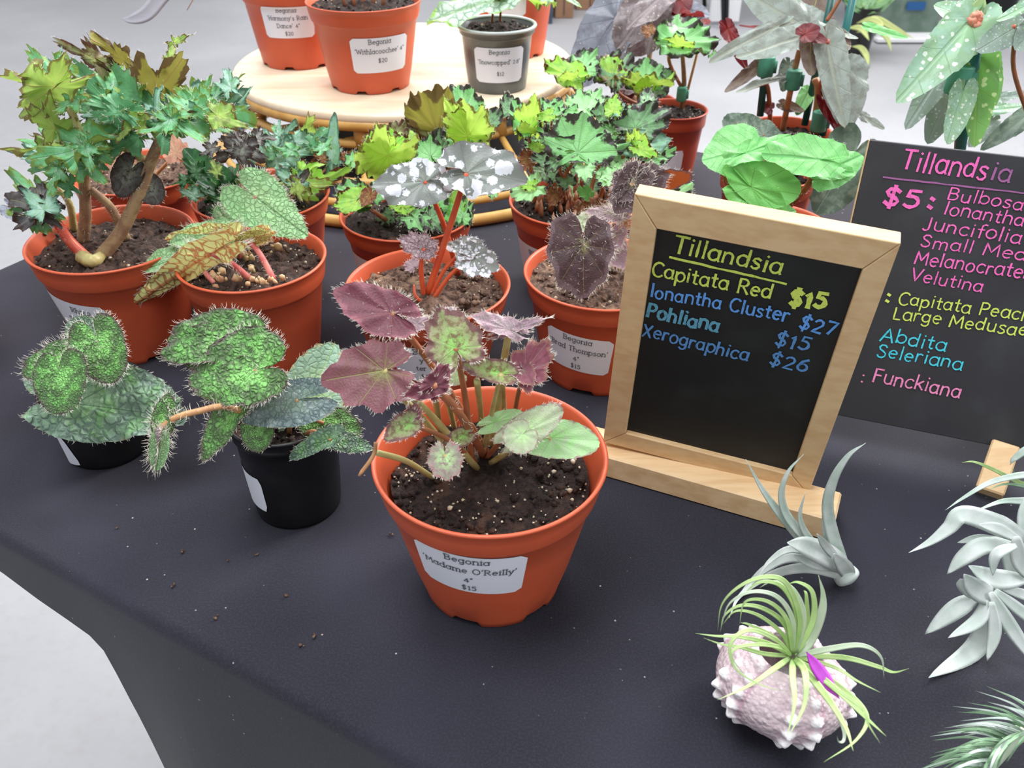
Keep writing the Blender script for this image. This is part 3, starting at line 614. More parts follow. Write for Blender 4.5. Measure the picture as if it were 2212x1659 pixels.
P.leaf(160, 872, 392, 898, (215, 986), 'bull2', 'heart', n=(-.05, -.66, .75), dy=-.03, hair=90, hl=.002, lobe=0, droop=.2, asym=.15, cup=.06)
P.leaf(212, 738, 246, 824, (158, 770), 'bull', 'round', n=(.05, -.74, .66), dy=-.026, hair=200, hl=.0028, shair=60, lobe=0)
P.leaf(190, 724, 150, 690, (210, 690), 'bull2', 'round', n=(-.1, -.6, .8), dy=-.008, hair=60, hl=.0035, shair=30)
P.leaf(142, 768, 40, 808, (82, 742), 'bull', 'ovate', n=(-.15, -.66, .72), dy=-.03, hair=160, hl=.004, shair=70, asym=.1)
P.leaf(126, 808, 122, 893, (58, 838), 'bull', 'round', n=(-.05, -.72, .68), dy=-.046, hair=90, hl=.002, lobe=0)
# ------------------------------------------------------------------ hairy leaf pot
rd, pd = begonia('potted_begonia', -.183, .558, 0, .052, .087, 'terracotta potted begonia with hairy quilted leaves showing red-netted undersides', soil='soil3', br=.7, fill=.88, perl=90)
P = Plant(rd, .558, pd.zsoil, petm=M['pinkpet'])
P.leaf(550, 424, 664, 510, (606, 384), 'hairyg', 'cord', n=(.15, -.78, .6), dy=.012, hair=230, hl=.0028, shair=100, lobe=0, droop=.06, fold=-.1, pet=(566, 536), pr=.002, phair=30)
P.leaf(500, 492, 468, 444, (456, 470), 'hairyg', 'round', n=(-.1, -.7, .7), dy=.018, hair=150, hl=.003, shair=70, pet=(520, 560))
P.leaf(458, 548, 296, 636, (352, 556), 'hairyg', 'cord', n=(.25, .9, .3), dy=-.034, hair=260, hl=.0055, maxl=.09, lobe=0, cup=-.1, asym=.2, pet=(545, 606), pr=.0024, phair=70)
P.leaf(534, 518, 410, 566, (470, 520), 'hairyg', 'cord', n=(.15, .9, .4), dy=-.006, hair=120, hl=.0035, lobe=0, cup=-.08, pet=(592, 606), pr=.0024, phair=60)
P.leaf(530, 520, 582, 503, (560, 535), 'hairyg', 'ovate', n=(.2, .9, .4), dy=-.006, hair=40, hl=.0025)
P.leaf(486, 500, 356, 512, (420, 474), 'hairyg', 'ovate', n=(0, -.2, .97), dy=.008, hair=140, hl=.0045, cup=0)
P.leaf(486, 502, 358, 514, (420, 526), 'hairyg', 'ovate', n=(.1, .9, .3), dy=.004, hair=60, hl=.004)
P.leaf(420, 552, 300, 578, (350, 532), 'hairyg', 'ovate', n=(-.1, -.3, .95), dy=-.004, hair=120, hl=.0048)
P.leaf(420, 556, 302, 582, (360, 572), 'hairyg', 'ovate', n=(.1, .9, .3), dy=-.008, hair=50, hl=.004)
P.petiole([PY(430, 568, .545), PY(445, 592, .54), PZ(462, 612, pd.zsoil)], .0018, .0018, M['pinkpet'], 30)
b = MB()
for (u, v_) in ((500, 540), (515, 552), (540, 560), (470, 590), (480, 603), (465, 608), (515, 600), (535, 585), (545, 612), (560, 604), (588, 605), (605, 600), (600, 535), (585, 520), (495, 530), (530, 548)):
    p = PZ(u, v_, pd.zsoil+.004)
    for k in range(3): b.blob(p+V((R.gauss(0, .002), R.gauss(0, .002), R.gauss(0, .0015))), R.uniform(.0012, .0028), sq=(1, .6, 1.4), rough=.45)
b.build('dried_stipules', M['stip'], rd)
# ------------------------------------------------------------------ silver spotted pot
rg, pg = begonia('potted_begonia', -.058, .538, 0, .057, .077, 'terracotta potted begonia with silver-spotted leaves on crossing orange stems', br=.64, soil='soil2', fill=.86, perl=110, clump=220)
pg.sticker(930, 0, .040, .05, .031, [('Begonia', .33, 0), ("y' Twister", .08, .12), ('ter', -.16, -.12), ('$15', -.40, -.06)], .0056, lab='white sticker half hidden by plum leaves')
P = Plant(rg, .538, pg.zsoil, petm=M['orangepet'])
P.leaf(918, 392, 800, 396, (880, 336), 'silver', 'heart', n=(.05, -.74, .66), dy=.0, hair=40, hl=.0014, lobe=.03, asym=.1, cup=.12, pet=(990, 592), pr=.0021, ruff=.07)
P.leaf(1008, 374, 1144, 388, (1060, 312), 'silver', 'heart', n=(0, -.7, .7), dy=.0, hair=30, hl=.0014, lobe=.04, cup=.14, ruff=.08, asym=.15, pet=(922, 640), pr=.0025, puck=.08)
P.leaf(916, 536, 858, 512, (905, 498), 'silverp', 'heart', n=(0, -.7, .7), dy=.0, hair=120, hl=.0022, lobe=.08, pet=(916, 642), pr=.0019)
P.leaf(916, 536, 946, 528, .9, 'silverp', 'heart', n=(0, -.7, .7), dy=.0, hair=40, hl=.0022, lobe=.06)
P.leaf(1004, 540, 952, 524, (980, 548), 'silver', 'heart', n=(0, -.45, .9), dy=.0, hair=60, hl=.0016, pet=(930, 642), pr=.0016)
P.leaf(1000, 538, 1044, 522, .7, 'silver', 'heart', n=(0, -.5, .85), dy=.001, hair=40, hl=.0016)
P.leaf(1022, 556, 1078, 580, (1060, 526), 'silver', 'round', n=(.1, -.72, .68), dy=-.004, hair=60, hl=.0014, lobe=.07, pet=(934, 648), pr=.0017)
P.leaf(1024, 556, 998, 584, .9, 'silver', 'round', n=(.1, -.72, .68), dy=-.004)
P.leaf(893, 575, 880, 562, 1, 'lilac', 'fan', n=(0, -.6, .8), z=pg.zsoil+.006, hair=40, hl=.002)
P.petiole([PZ(912, 655, pg.zsoil), PZ(898, 640, pg.zsoil+.008), PZ(894, 615, pg.zsoil+.016)], .0019, .0006, M['redpet'])
P.petiole([PZ(1020, 572, pg.zsoil), PZ(1024, 590, pg.zsoil+.002)], .0014, .001, M['redpet'])
b = MB()
for (u, v_) in ((1015, 645), (1005, 655), (1025, 650), (985, 672), (995, 625), (870, 600), (860, 620), (1035, 605)):
    for k in range(4): b.blob(PZ(u+R.gauss(0, 7), v_+R.gauss(0, 4), pg.zsoil+.003), R.uniform(.001, .003), rough=.5)
b.build('bark_bits', M['soil2'], pg.soilo)['kind'] = 'stuff'
# ------------------------------------------------------------------ dark hairy pot
rh, ph_ = begonia('potted_begonia', .064, .551, 0, .056, .080, 'terracotta potted begonia with dark maroon hairy leaves beside framed chalkboard', br=.72, soil='soil2', fill=.9, perl=130, clump=220)
ph_.sticker(1246, 0, .038, .048, .031, [('Begonia', .33, 0), ("'Brad Thompson'", .06, 0), ('4"', -.20, 0), ('$15', -.42, 0)], .0056, rot=-.07, lab='white sticker with the plant name and price')
P = Plant(rh, .551, ph_.zsoil, petm=M['tanpet'])
P.leaf(1260, 528, 1262, 640, (1180, 560), 'darkhair', 'round', n=(.0, -.8, .58), dy=-.03, hair=200, hl=.0032, shair=200, droop=.25, lobe=.05, pet=(1272, 600), asym=-.1)
P.leaf(1366, 394, 1330, 462, (1310, 400), 'darkhair', 'round', n=(.05, -.82, .56), dy=.0, hair=220, hl=.0034, shair=160, lobe=.05, pet=(1330, 590), pr=.0024, phair=120)
P.leaf(1366, 394, 1445, 372, (1400, 340), 'darkhair', 'round', n=(.05, -.82, .56), dy=.001, hair=160, hl=.0034, shair=100, lobe=.05)
P.leaf(1436, 392, 1494, 376, (1462, 358), 'darkhair', 'round', n=(.1, .85, .5), dy=.01, hair=50, hl=.002)
P.leaf(1320, 462, 1266, 456, (1300, 440), 'lilac', 'heart', n=(0, -.6, .8), dy=.004, hair=160, hl=.004, shair=80)
P.leaf(1322, 462, 1362, 468, (1340, 448), 'lilac', 'heart', n=(0, -.6, .8), dy=.004, hair=110, hl=.004, shair=60)
P.leaf(1276, 476, 1216, 500, (1250, 515), 'sage', 'heart', n=(-.1, -.6, .78), dy=.006, hair=40, hl=.002, lobe=.1, pet=(1300, 580))
P.leaf(1276, 476, 1308, 490, .7, 'sage', 'heart', n=(.1, -.6, .78), dy=.006, hair=30, hl=.002)
P.leaf(1322, 530, 1350, 580, .6, 'lilac', 'heart', n=(0, -.8, .6), dy=.004, hair=140, hl=.004, shair=120, fold=.3)
P.leaf(1330, 510, 1300, 560, .4, 'lilac', 'heart', n=(-.3, -.8, .5), dy=.002, hair=120, hl=.004, shair=80)

# ------------------------------------------------------------------ chalkboards
M['pine'] = wood('pine_frame', S(214, 184, 140), S(202, 166, 122)); M['pine2'] = wood('pine_foot', S(224, 194, 152), S(208, 172, 128))
t = NT('chalkboard_black'); o = t.obj(); n = t.noise(o, 30, 4); c = t.mix(t.ss(n, .45, .8), S(17, 19, 19), S(34, 38, 38)); M['board'] = t.out(t.pr(c, .55))
t = NT('chalkboard_dark_grey'); o = t.obj(); n = t.noise(o, 26, 5); c = t.mix(t.ss(n, .4, .8), S(44, 43, 48), S(58, 60, 64)); M['board2'] = t.out(t.pr(c, .6))
def chalk(name, c):
    t = NT(name); n = t.noise(t.obj(), 900, 3, .7); n2 = t.noise(t.obj(), 160, 2)
    k = t.math('MULTIPLY', t.ss(t.math('ADD', n, t.math('MULTIPLY', n2, .3)), .45, .62), .75)
    return t.out(t.pr(t.mix(t.math('SUBTRACT', .75, k), c, tuple(x*.45 for x in c[:3])+(1,)), .8))
CH = {'lime': chalk('lime_chalk', S(206, 226, 100)), 'blue': chalk('blue_chalk', S(96, 158, 232)), 'teal': chalk('teal_chalk', S(92, 158, 186)), 'blue2': chalk('steel_blue_chalk', S(86, 140, 200)),
      'pink': chalk('pink_chalk', S(244, 110, 190)), 'purple': chalk('purple_chalk', S(158, 96, 150)), 'cyan': chalk('cyan_chalk', S(70, 205, 225)), 'rosec': chalk('rose_chalk', S(240, 140, 190))}
class Board:
    def __init__(s, o, psi, al, ro, wd, ht):
        e = V((math.cos(psi), math.sin(psi), 0)); nb = V((-math.sin(psi), math.cos(psi), 0)); up = V((0, 0, 1))*math.cos(al)+nb*math.sin(al)
        s.a = e*math.cos(ro)+up*math.sin(ro); s.b = up*math.cos(ro)-e*math.sin(ro); s.n = s.a.cross(s.b); s.o = V(o); s.w, s.h = wd, ht
        s.M = Matrix((s.a, s.b, s.n)).transposed()
    def at(s, x, y, z=0): return s.o+s.a*x+s.b*y+s.n*z
    def un(s, u, v, d):
        p = PN(u, v, s.at(0, 0, d), s.n)-s.o; return p.dot(s.a), p.dot(s.b)
    def text(s, root, txt, p0, p1, hpx, c, d, wd=.15, jit=.045, name='chalk_writing'):
        x0, y0 = s.un(*p0, d); x1, y1 = s.un(*p1, d); xt, yt = s.un(p0[0], p0[1]-hpx, d)
        W = math.hypot(x1-x0, y1-y0); dx, dy = (x1-x0)/W, (y1-y0)/W; ky = math.hypot(xt-x0, yt-y0)/.74; kx = W/textwidth(txt)
        sl = .06
        b = MB(); k = (kx+ky)/2
        # stroke widths are kept even: draw in scaled units
        lines = [[(px*kx/k+py*sl, py*ky/k) for px, py in l] for l in strokes(txt, False, jit)]
        zz = [d]
        def fn(px, py): return s.at(x0+dx*px*k-dy*py*k, y0+dy*px*k+dx*py*k, zz[0])
        def step(): zz[0] += .000012
        fn.step = step; ribbons(lines, wd*ky/k, fn, b, .22)
        o = b.build(name, CH[c], root, smooth=False); o['label'] = c.rstrip('2').replace('rosec', 'pink')+' chalk writing'; return o
    def line(s, root, p0, p1, c, d, wd=.0016):
        a, q = s.un(*p0, d), s.un(*p1, d); n = 14; b = MB()
        l = [(a[0]+(q[0]-a[0])*i/n, a[1]+(q[1]-a[1])*i/n+R.uniform(-.0002, .0002)) for i in range(n+1)]
        ribbons([l], wd, lambda x, y: s.at(x, y, d), b, .25); b.build('chalk_underline', CH[c], root, smooth=False)
B1 = Board((.0572, .4336, .02), -.3368, -.1065, -.0589, .1264, .1756)
r1 = thing('framed_chalkboard', (.125, .415, 0), 'small framed chalkboard on a pine foot, written in lime and blue chalk', 'chalkboard')
fw, fr_, ft, fb, dp = .0135, .0125, .0175, .0125, .011
def mitre(name, q, z0, z1, mat, root, bd):            # a prism on the board from four corners
    v = [bd.at(x, y, z1) for x, y in q]+[bd.at(x, y, z0) for x, y in q]
    o = mesh(name, v, [(0, 1, 2, 3), (7, 6, 5, 4), (0, 4, 5, 1), (1, 5, 6, 2), (2, 6, 7, 3), (3, 7, 4, 0)], mat, root, smooth=False)
    m = o.modifiers.new('bevel', 'BEVEL'); m.width = .0006; m.segments = 2; return o
W_, H_ = B1.w, B1.h; g = .00015
mitre('frame_rail', [(0, 0), (W_, 0), (W_-fr_, fb-g), (fw, fb-g)], -dp, 0, M['pine'], r1, B1)
mitre('frame_rail', [(W_, H_), (0, H_), (fw, H_-ft+g), (W_-fr_, H_-ft+g)], -dp, 0, M['pine'], r1, B1)
mitre('frame_stile', [(0, H_), (0, 0), (fw-g, fb), (fw-g, H_-ft)], -dp, 0, M['pine'], r1, B1)
mitre('frame_stile', [(W_, 0), (W_, H_), (W_-fr_+g, H_-ft), (W_-fr_+g, fb)], -dp, 0, M['pine'], r1, B1)
mitre('board_panel', [(fw-.003, fb-.003), (W_-fr_+.003, fb-.003), (W_-fr_+.003, H_-ft+.003), (fw-.003, H_-ft+.003)], -.007, -.0035, M['board'], r1, B1)
pf = -.43; ef, nf = V((math.cos(pf), math.sin(pf), 0)), V((-math.sin(pf), math.cos(pf), 0))
c0 = V((.195, .390, .0085))-ef*.079-nf*.013
b = MB(); b.bbox(c0, .158, .027, .017, Matrix((ef, nf, V((0, 0, 1)))).transposed(), .0012); b.build('foot', M['pine2'], r1, smooth=False)
D1 = -.0030
for a in (('Tillandsia', (1452, 543), (1690, 594), 36, 'lime'), ('Capitata Red', (1406, 596), (1668, 644), 30, 'lime'), ('$15', (1704, 656), (1786, 668), 38, 'lime', .17), ('Ionantha Cluster', (1403, 641), (1705, 694), 28, 'blue'), ('$27', (1724, 706), (1803, 727), 34, 'blue'),
          ('Pohliana', (1395, 683), (1553, 718), 29, 'teal', .14), ('$15', (1672, 742), (1749, 760), 34, 'blue2'), ('Xerographica', (1386, 725), (1617, 780), 27, 'blue2'), ('$26', (1660, 784), (1744, 806), 32, 'blue2')):
    B1.text(r1, *a[:5], D1, *(a[5:] or (.1,)))
B1.line(r1, (1447, 556), (1698, 613), 'lime', D1, .0013)
B2 = Board((.1966, .468, .02), -.35, .25, 0, .16, .1735)
r2 = thing('chalkboard_sign', (.27, .45, 0), 'large unframed dark chalkboard behind the framed one, written in pink chalk', 'chalkboard')
mitre('board_panel', [(0, 0), (B2.w, 0), (B2.w, B2.h), (0, B2.h)], -.005, 0, M['board2'], r2, B2)
mitre('wooden_edge', [(-.0008, 0), (0, 0), (0, B2.h), (-.0008, B2.h)], -.005, -.0002, M['pine'], r2, B2)
D2 = .0004
for a in (('Tillands', (1944, 364), (2132, 388), 42, 'pink'), ('ia', (2136, 389), (2184, 396), 40, 'purple'), ('$5', (1904, 441), (1990, 451), 44, 'pink', .13), (':', (2000, 449), (2020, 452), 38, 'pink', .2), ('Bulbosa', (2044, 431), (2212, 454), 26, 'pink'), ('Ionantha', (2036, 462), (2212, 490), 27, 'pink'),
          ('Juncifolia', (1990, 496), (2208, 526), 28, 'pink'), ('Small', (1986, 532), (2102, 548), 26, 'pink'), ('Medusae', (2120, 550), (2330, 578), 26, 'pink'), ('Melanocrater', (1973, 569), (2226, 604), 28, 'pink'), ('Velutina', (1964, 605), (2124, 630), 26, 'pink'),
          (':', (1910, 652), (1926, 654), 30, 'lime', .18), ('Capitata Peach', (1938, 656), (2228, 694), 26, 'lime'), ('Large Medusae', (1927, 688), (2220, 726), 26, 'lime'), ('Abdita', (1900, 735), (2045, 760), 28, 'cyan'), ('Seleriana', (1892, 769), (2080, 799), 27, 'cyan'),
          (':', (1856, 826), (1870, 828), 30, 'rosec'), ('Funckiana', (1883, 824), (2076, 859), 29, 'rosec')):
    B2.text(r2, *a[:5], D2, *(a[5:] or (.085,)))
B2.line(r2, (1908, 383), (2230, 419), 'purple', D2, .0009)
p0, p1 = PZ(2172, 962, .022), PZ(2136, 1066, .006); dr = (p1-p0).normalized(); sd = dr.cross(V((0, 0, 1))).normalized()
b = MB(); b.bbox((p0+p1)/2, .016, (p1-p0).length, .008, Matrix((sd, dr, sd.cross(dr))).transposed(), .001); b.build('easel_leg', M['pine'], r2, smooth=False)
for xx in (.015, .145):
    q0 = B2.at(xx, .15, -.006); q1 = V((q0.x, q0.y, 0))+V((.36, .93, 0))*.05; q1.z = .004; dr = (q1-q0).normalized(); sd = dr.cross(V((0, 1, 0))).normalized()
    b = MB(); b.bbox((q0+q1)/2, .014, (q1-q0).length, .006, Matrix((sd, dr, sd.cross(dr))).transposed(), .001); b.build('easel_leg', M['pine'], r2, smooth=False)
# ------------------------------------------------------------------ air plants
def airmat(name, c, c2, tip=None):
    t = NT(name); o = t.obj(); n = t.noise(o, 90, 3); n2 = t.noise(o, 1400, 2); col = t.mix(t.ss(n, .35, .7), c, c2)
    return t.out(t.pr(col, .6, n2, .15, .0005))
M['air'] = airmat('silver_green_blade', S(176, 196, 184), S(206, 214, 210)); M['airw'] = airmat('whitish_blade', S(190, 202, 196), S(212, 218, 216)); M['airg'] = airmat('fresh_green_blade', S(186, 212, 146), S(164, 196, 124))
M['airp'] = airmat('grey_green_blade', S(186, 204, 176), S(200, 212, 192)); M['aird'] = airmat('dull_green_blade', S(116, 152, 116), S(140, 170, 140)); M['bract'] = airmat('purple_flower', S(150, 40, 160), S(176, 70, 186))
def blade(root, pts, wpx, mat, prof='taper', name='leaf', thick=.22, chan=.25, nrm=None, lab=None):
    c = cat(pts, 7); n = len(c); b = MB()
    for i, p in enumerate(c):
        u = i/(n-1); t_ = (c[min(i+1, n-1)]-c[max(i-1, 0)]).normalized()
        f = nrm or (EYE-p).normalized(); side = t_.cross(V(f)).normalized(); up = side.cross(t_)
        if prof == 'taper': k = (1-u**1.7)*(.45+.55*min(1, u*6)**.7)
        elif prof == 'wide': k = math.sin(PI*min(1, .1+u*.9))**.8 if u < 1 else 0
        else: k = math.sin(PI*max(.03, u))
        w2 = max(.03, k)*wpx/2
        for x, z in ((-1, 0), (-.55, -chan*.5), (0, -chan*.7), (.55, -chan*.5), (1, 0), (.6, -chan*.5-thick), (0, -chan*.7-thick*1.2), (-.6, -chan*.5-thick)): b.v.append(p+side*(x*w2)+up*((z+chan*.5)*w2))
    for i in range(n-1):
        for k in range(8): k2 = (k+1) % 8; b.f.append((i*8+k, (i+1)*8+k, (i+1)*8+k2, i*8+k2))
    b.f.append(tuple(range(8))); b.f.append(tuple((n-1)*8+k for k in range(8))[::-1])
    o = b.build(name, M[mat], root)
    if lab: o['label'] = lab
    return o
def PXW(p): q = V(p)-EYE; return (q.y*cT-q.z*sT)/FP     # metres per picture pixel there
def air(root, l, y0, d0, d1, w, mat, prof='taper', zmin=.003, pw=1, **kw):
    pts = []
    for i, (u, v) in enumerate(l):
        p = PY(u, v, y0+d0+(d1-d0)*(i/(len(l)-1))**pw)
        if p.z < zmin: p = PZ(u, v, zmin)
        pts.append(p)
    return blade(root, pts, w*PXW(pts[len(pts)//2]), mat, prof, **kw)
pb = PZ(1827, 1248, .008)
ra = thing('air_plant', (pb.x, pb.y, 0), 'silvery air plant with long upswept blades at the foot of the framed chalkboard', 'air plant')
for l, d1, w_, m, pr_ in (([(1830, 1236), (1806, 1180), (1788, 1100), (1800, 1038), (1832, 985), (1870, 957)], -.004, 33, 'air', 'taper'), ([(1800, 1215), (1752, 1182), (1700, 1128), (1650, 1062), (1611, 992)], .006, 30, 'air', 'taper'),
        ([(1800, 1205), (1752, 1172), (1704, 1120), (1688, 1070), (1702, 1020), (1736, 981)], .004, 25, 'air', 'taper'), ([(1790, 1200), (1750, 1165), (1728, 1118), (1740, 1062)], 0, 20, 'air', 'taper'),
        ([(1830, 1250), (1770, 1229), (1708, 1230), (1645, 1252), (1596, 1290), (1575, 1335)], 0, 26, 'airw', 'taper'), ([(1800, 1220), (1712, 1204), (1655, 1228), (1612, 1270), (1588, 1300)], .0, 24, 'airw', 'taper'), ([(1790, 1205), (1712, 1186), (1665, 1210), (1636, 1248)], -.01, 20, 'airw', 'taper'),
        ([(1838, 1240), (1796, 1206), (1742, 1180), (1700, 1172)], -.016, 52, 'airw', 'wide'), ([(1830, 1230), (1790, 1218), (1750, 1212), (1712, 1198)], -.012, 34, 'airw', 'wide'), ([(1815, 1215), (1786, 1182), (1764, 1152)], -.018, 20, 'airw', 'wide'), ([(1800, 1200), (1782, 1150), (1776, 1088)], .002, 15, 'air', 'taper'), ([(1838, 1252), (1824, 1225), (1800, 1195)], -.01, 36, 'airw', 'wide')):
    air(ra, l, pb.y, 0, d1, w_, m, pr_)
b = MB(); b.tube(cat([PZ(1840, 1259, .006), PZ(1830, 1246, .008), PZ(1806, 1218, .012)], 4), [.0018, .0045, .006, .0068, .007, .0068, .0062, .005, .003], 14); b.build('rosette_base', M['airw'], ra)
# urchin shell
pc = PZ(1692, 1462, .026); rs_ = 152*PXW(pc)
t = NT('urchin_shell'); uv = t.n('ShaderNodeUVMap', uv_map='shell').outputs[0]; sp = t.n('ShaderNodeSeparateXYZ', {0: uv}); x, y = sp.outputs[0], sp.outputs[1]
st = t.math('ABSOLUTE', t.math('SINE', t.math('MULTIPLY', x, PI*5))); o = t.obj(); nz = t.noise(o, 60, 4); v = t.vor(o, 460)
c = t.mix(t.ss(st, .25, .0), S(204, 184, 190), S(184, 150, 164)); c = t.mix(t.ss(nz, .5, .75), c, S(190, 160, 172)); c = t.mix(t.math('MULTIPLY', t.ss(v.outputs['Distance'], .3, .1), .5), c, S(240, 235, 238))
c = t.mix(t.ss(y, .12, .6), c, S(236, 232, 234))
M['shell'] = t.out(t.pr(c, .55, t.math('SUBTRACT', 1, v.outputs['Distance']), .5, .0015))
rsx = thing('sea_urchin_shell', (pc.x, pc.y, 0), 'pinkish white knobbly sea urchin shell lying on the black cloth', 'sea urchin shell')
def urchin():
    NA, NR = 240, 70; v = []; uv = []; ax = V((.12, .16, 1)).normalized(); q = V((0, 0, 1)).rotation_difference(ax)
    bumps = []
    for k in range(10):
        ph = 2*PI*k/10+(.12 if k % 2 else -.12)
        for j in range(7): bumps.append((ph, .62+.33*j, (.1 if j > 1 else .07)*math.sin(.45+.33*j*.9)))
    for i in range(NR+1):
        th = .52+(PI-.6)*i/NR
        for k in range(NA):
            ph = 2*PI*k/NA; s_ = math.sin(th); d = 0
            for bp, bt, bh in bumps:
                if abs(bt-th) < .3:
                    dp_ = (ph-bp+PI) % (2*PI)-PI; r2 = (dp_*s_)**2+(th-bt)**2
                    if r2 < .06: d += bh*.9*math.exp(-r2/.013)+bh*.45*math.exp(-r2/.0042)
            amb = abs(((ph*5/PI) % 2)-1); d -= .02*math.exp(-((amb-.0)/.08)**2)
            d += .012*noise.noise(V((math.cos(ph)*s_*22, math.sin(ph)*s_*22, math.cos(th)*22)))
            r = rs_*(.93+d); p = V((r*s_*math.cos(ph), r*s_*math.sin(ph), r*.66*math.cos(th))); v.append(q @ p); uv.append((k/NA, max(0, min(1, d/.1))))
    zmin = min(p.z for p in v); v = [V((pc.x, pc.y, -zmin+.0003))+p for p in v]; f = []
    for i in range(NR):
        for k in range(NA): k2 = (k+1) % NA; f.append((i*NA+k, (i+1)*NA+k, (i+1)*NA+k2, i*NA+k2))
    # rolled inner lip
    n0 = len(v); c = sum(v[:NA], V((0, 0, 0)))/NA
    for s_, dz in ((.95, -.001), (.97, -.004), (1.1, -.012)):
        for k in range(NA): p = v[k]; v.append(c+(p-c)*s_+V((0, 0, dz))); uv.append((k/NA, .2))
    L = [list(range(NA))]+[list(range(n0+i*NA, n0+(i+1)*NA)) for i in range(3)]
    for a, b_ in zip(L, L[1:]): f += [(a[k], a[(k+1) % NA], b_[(k+1) % NA], b_[k]) for k in range(NA)]
    mesh('shell_body', v, f, M['shell'], rsx, {'shell': uv}); return c
cu = urchin()
rub = thing('air_plant', (cu.x, cu.y, cu.z-.012), 'green curly air plant with a purple flower growing out of the urchin shell', 'air plant')
yh = cu.y; HB = ppx(cu+V((0, 0, .004)))
UL = [([(1722, 1425), (1750, 1380), (1774, 1325), (1778, 1285), (1768, 1242)], .01, 28), ([(1718, 1420), (1742, 1370), (1742, 1290), (1736, 1275)], .012, 16), ([(1715, 1420), (1728, 1340), (1700, 1262), (1655, 1246), (1600, 1265), (1560, 1305), (1550, 1362)], .0, 14),
      ([(1715, 1420), (1722, 1330), (1690, 1268), (1640, 1258), (1600, 1290)], .004, 15), ([(1712, 1420), (1712, 1340), (1680, 1290), (1625, 1278), (1575, 1305), (1556, 1362)], -.004, 13), ([(1710, 1420), (1700, 1340), (1660, 1300), (1610, 1300), (1597, 1350)], -.004, 12),
      ([(1710, 1420), (1696, 1350), (1650, 1315), (1600, 1308), (1565, 1330), (1556, 1366)], -.002, 12), ([(1708, 1422), (1690, 1370), (1640, 1330), (1590, 1320), (1560, 1350)], .004, 11), ([(1730, 1415), (1756, 1340), (1755, 1280), (1725, 1258), (1700, 1262)], .01, 15), ([(1725, 1415), (1736, 1330), (1712, 1272), (1670, 1256), (1640, 1270)], .008, 14),
      ([(1708, 1425), (1680, 1385), (1630, 1362), (1595, 1370), (1576, 1400), (1590, 1445), (1640, 1478), (1702, 1496)], -.03, 11), ([(1706, 1424), (1670, 1375), (1620, 1350), (1600, 1345)], 0, 11), ([(1704, 1426), (1660, 1390), (1600, 1376), (1548, 1374), (1502, 1368)], -.012, 12), ([(1704, 1428), (1650, 1412), (1600, 1398), (1560, 1392), (1520, 1378)], -.014, 11),
      ([(1704, 1432), (1670, 1446), (1620, 1480), (1550, 1512)], -.034, 14), ([(1706, 1432), (1690, 1400), (1640, 1392), (1590, 1400), (1582, 1422), (1612, 1462)], -.02, 11), ([(1712, 1436), (1712, 1462), (1716, 1520), (1700, 1592)], -.045, 17), ([(1716, 1434), (1738, 1450), (1738, 1520), (1706, 1586)], -.045, 18),
      ([(1722, 1428), (1790, 1402), (1860, 1394), (1902, 1418), (1910, 1466)], -.012, 15), ([(1722, 1430), (1820, 1420), (1896, 1440), (1930, 1452), (1964, 1444)], -.014, 13), ([(1724, 1432), (1800, 1440), (1850, 1470), (1902, 1496)], -.03, 10), ([(1722, 1434), (1800, 1484), (1868, 1548), (1914, 1590)], -.05, 16),
      ([(1722, 1434), (1820, 1488), (1872, 1545), (1850, 1598), (1780, 1646)], -.055, 14), ([(1720, 1436), (1782, 1500), (1826, 1570), (1843, 1622)], -.055, 19), ([(1780, 1470), (1862, 1530), (1876, 1565), (1902, 1607)], -.05, 9), ([(1800, 1520), (1822, 1575), (1822, 1600), (1812, 1602), (1808, 1590)], -.05, 9)]
for l, d1, w_ in UL:
    l = [((l[0][0]+HB[0])/2, (l[0][1]+HB[1])/2+4)]+l[1:] if l[0][0] < 1740 else l
    air(rub, l, yh-.002, 0 if l[0][0] < 1760 else -.045, d1*1.25 if d1 < -.02 else d1, w_, R.choice(('airg', 'airp', 'airg')), 'taper', pw=.5)
air(rub, [(1742, 1408), (1762, 1438), (1790, 1478), (1814, 1510)], yh, -.014, -.044, 30, 'bract', 'mid', name='flower_bract', thick=.5, lab='purple flower bud')
pb = PZ(2150, 1290, .02)
ra = thing('air_plant', (pb.x, pb.y, 0), 'whitish air plant with broad pointed leaves right of the urchin shell', 'air plant')
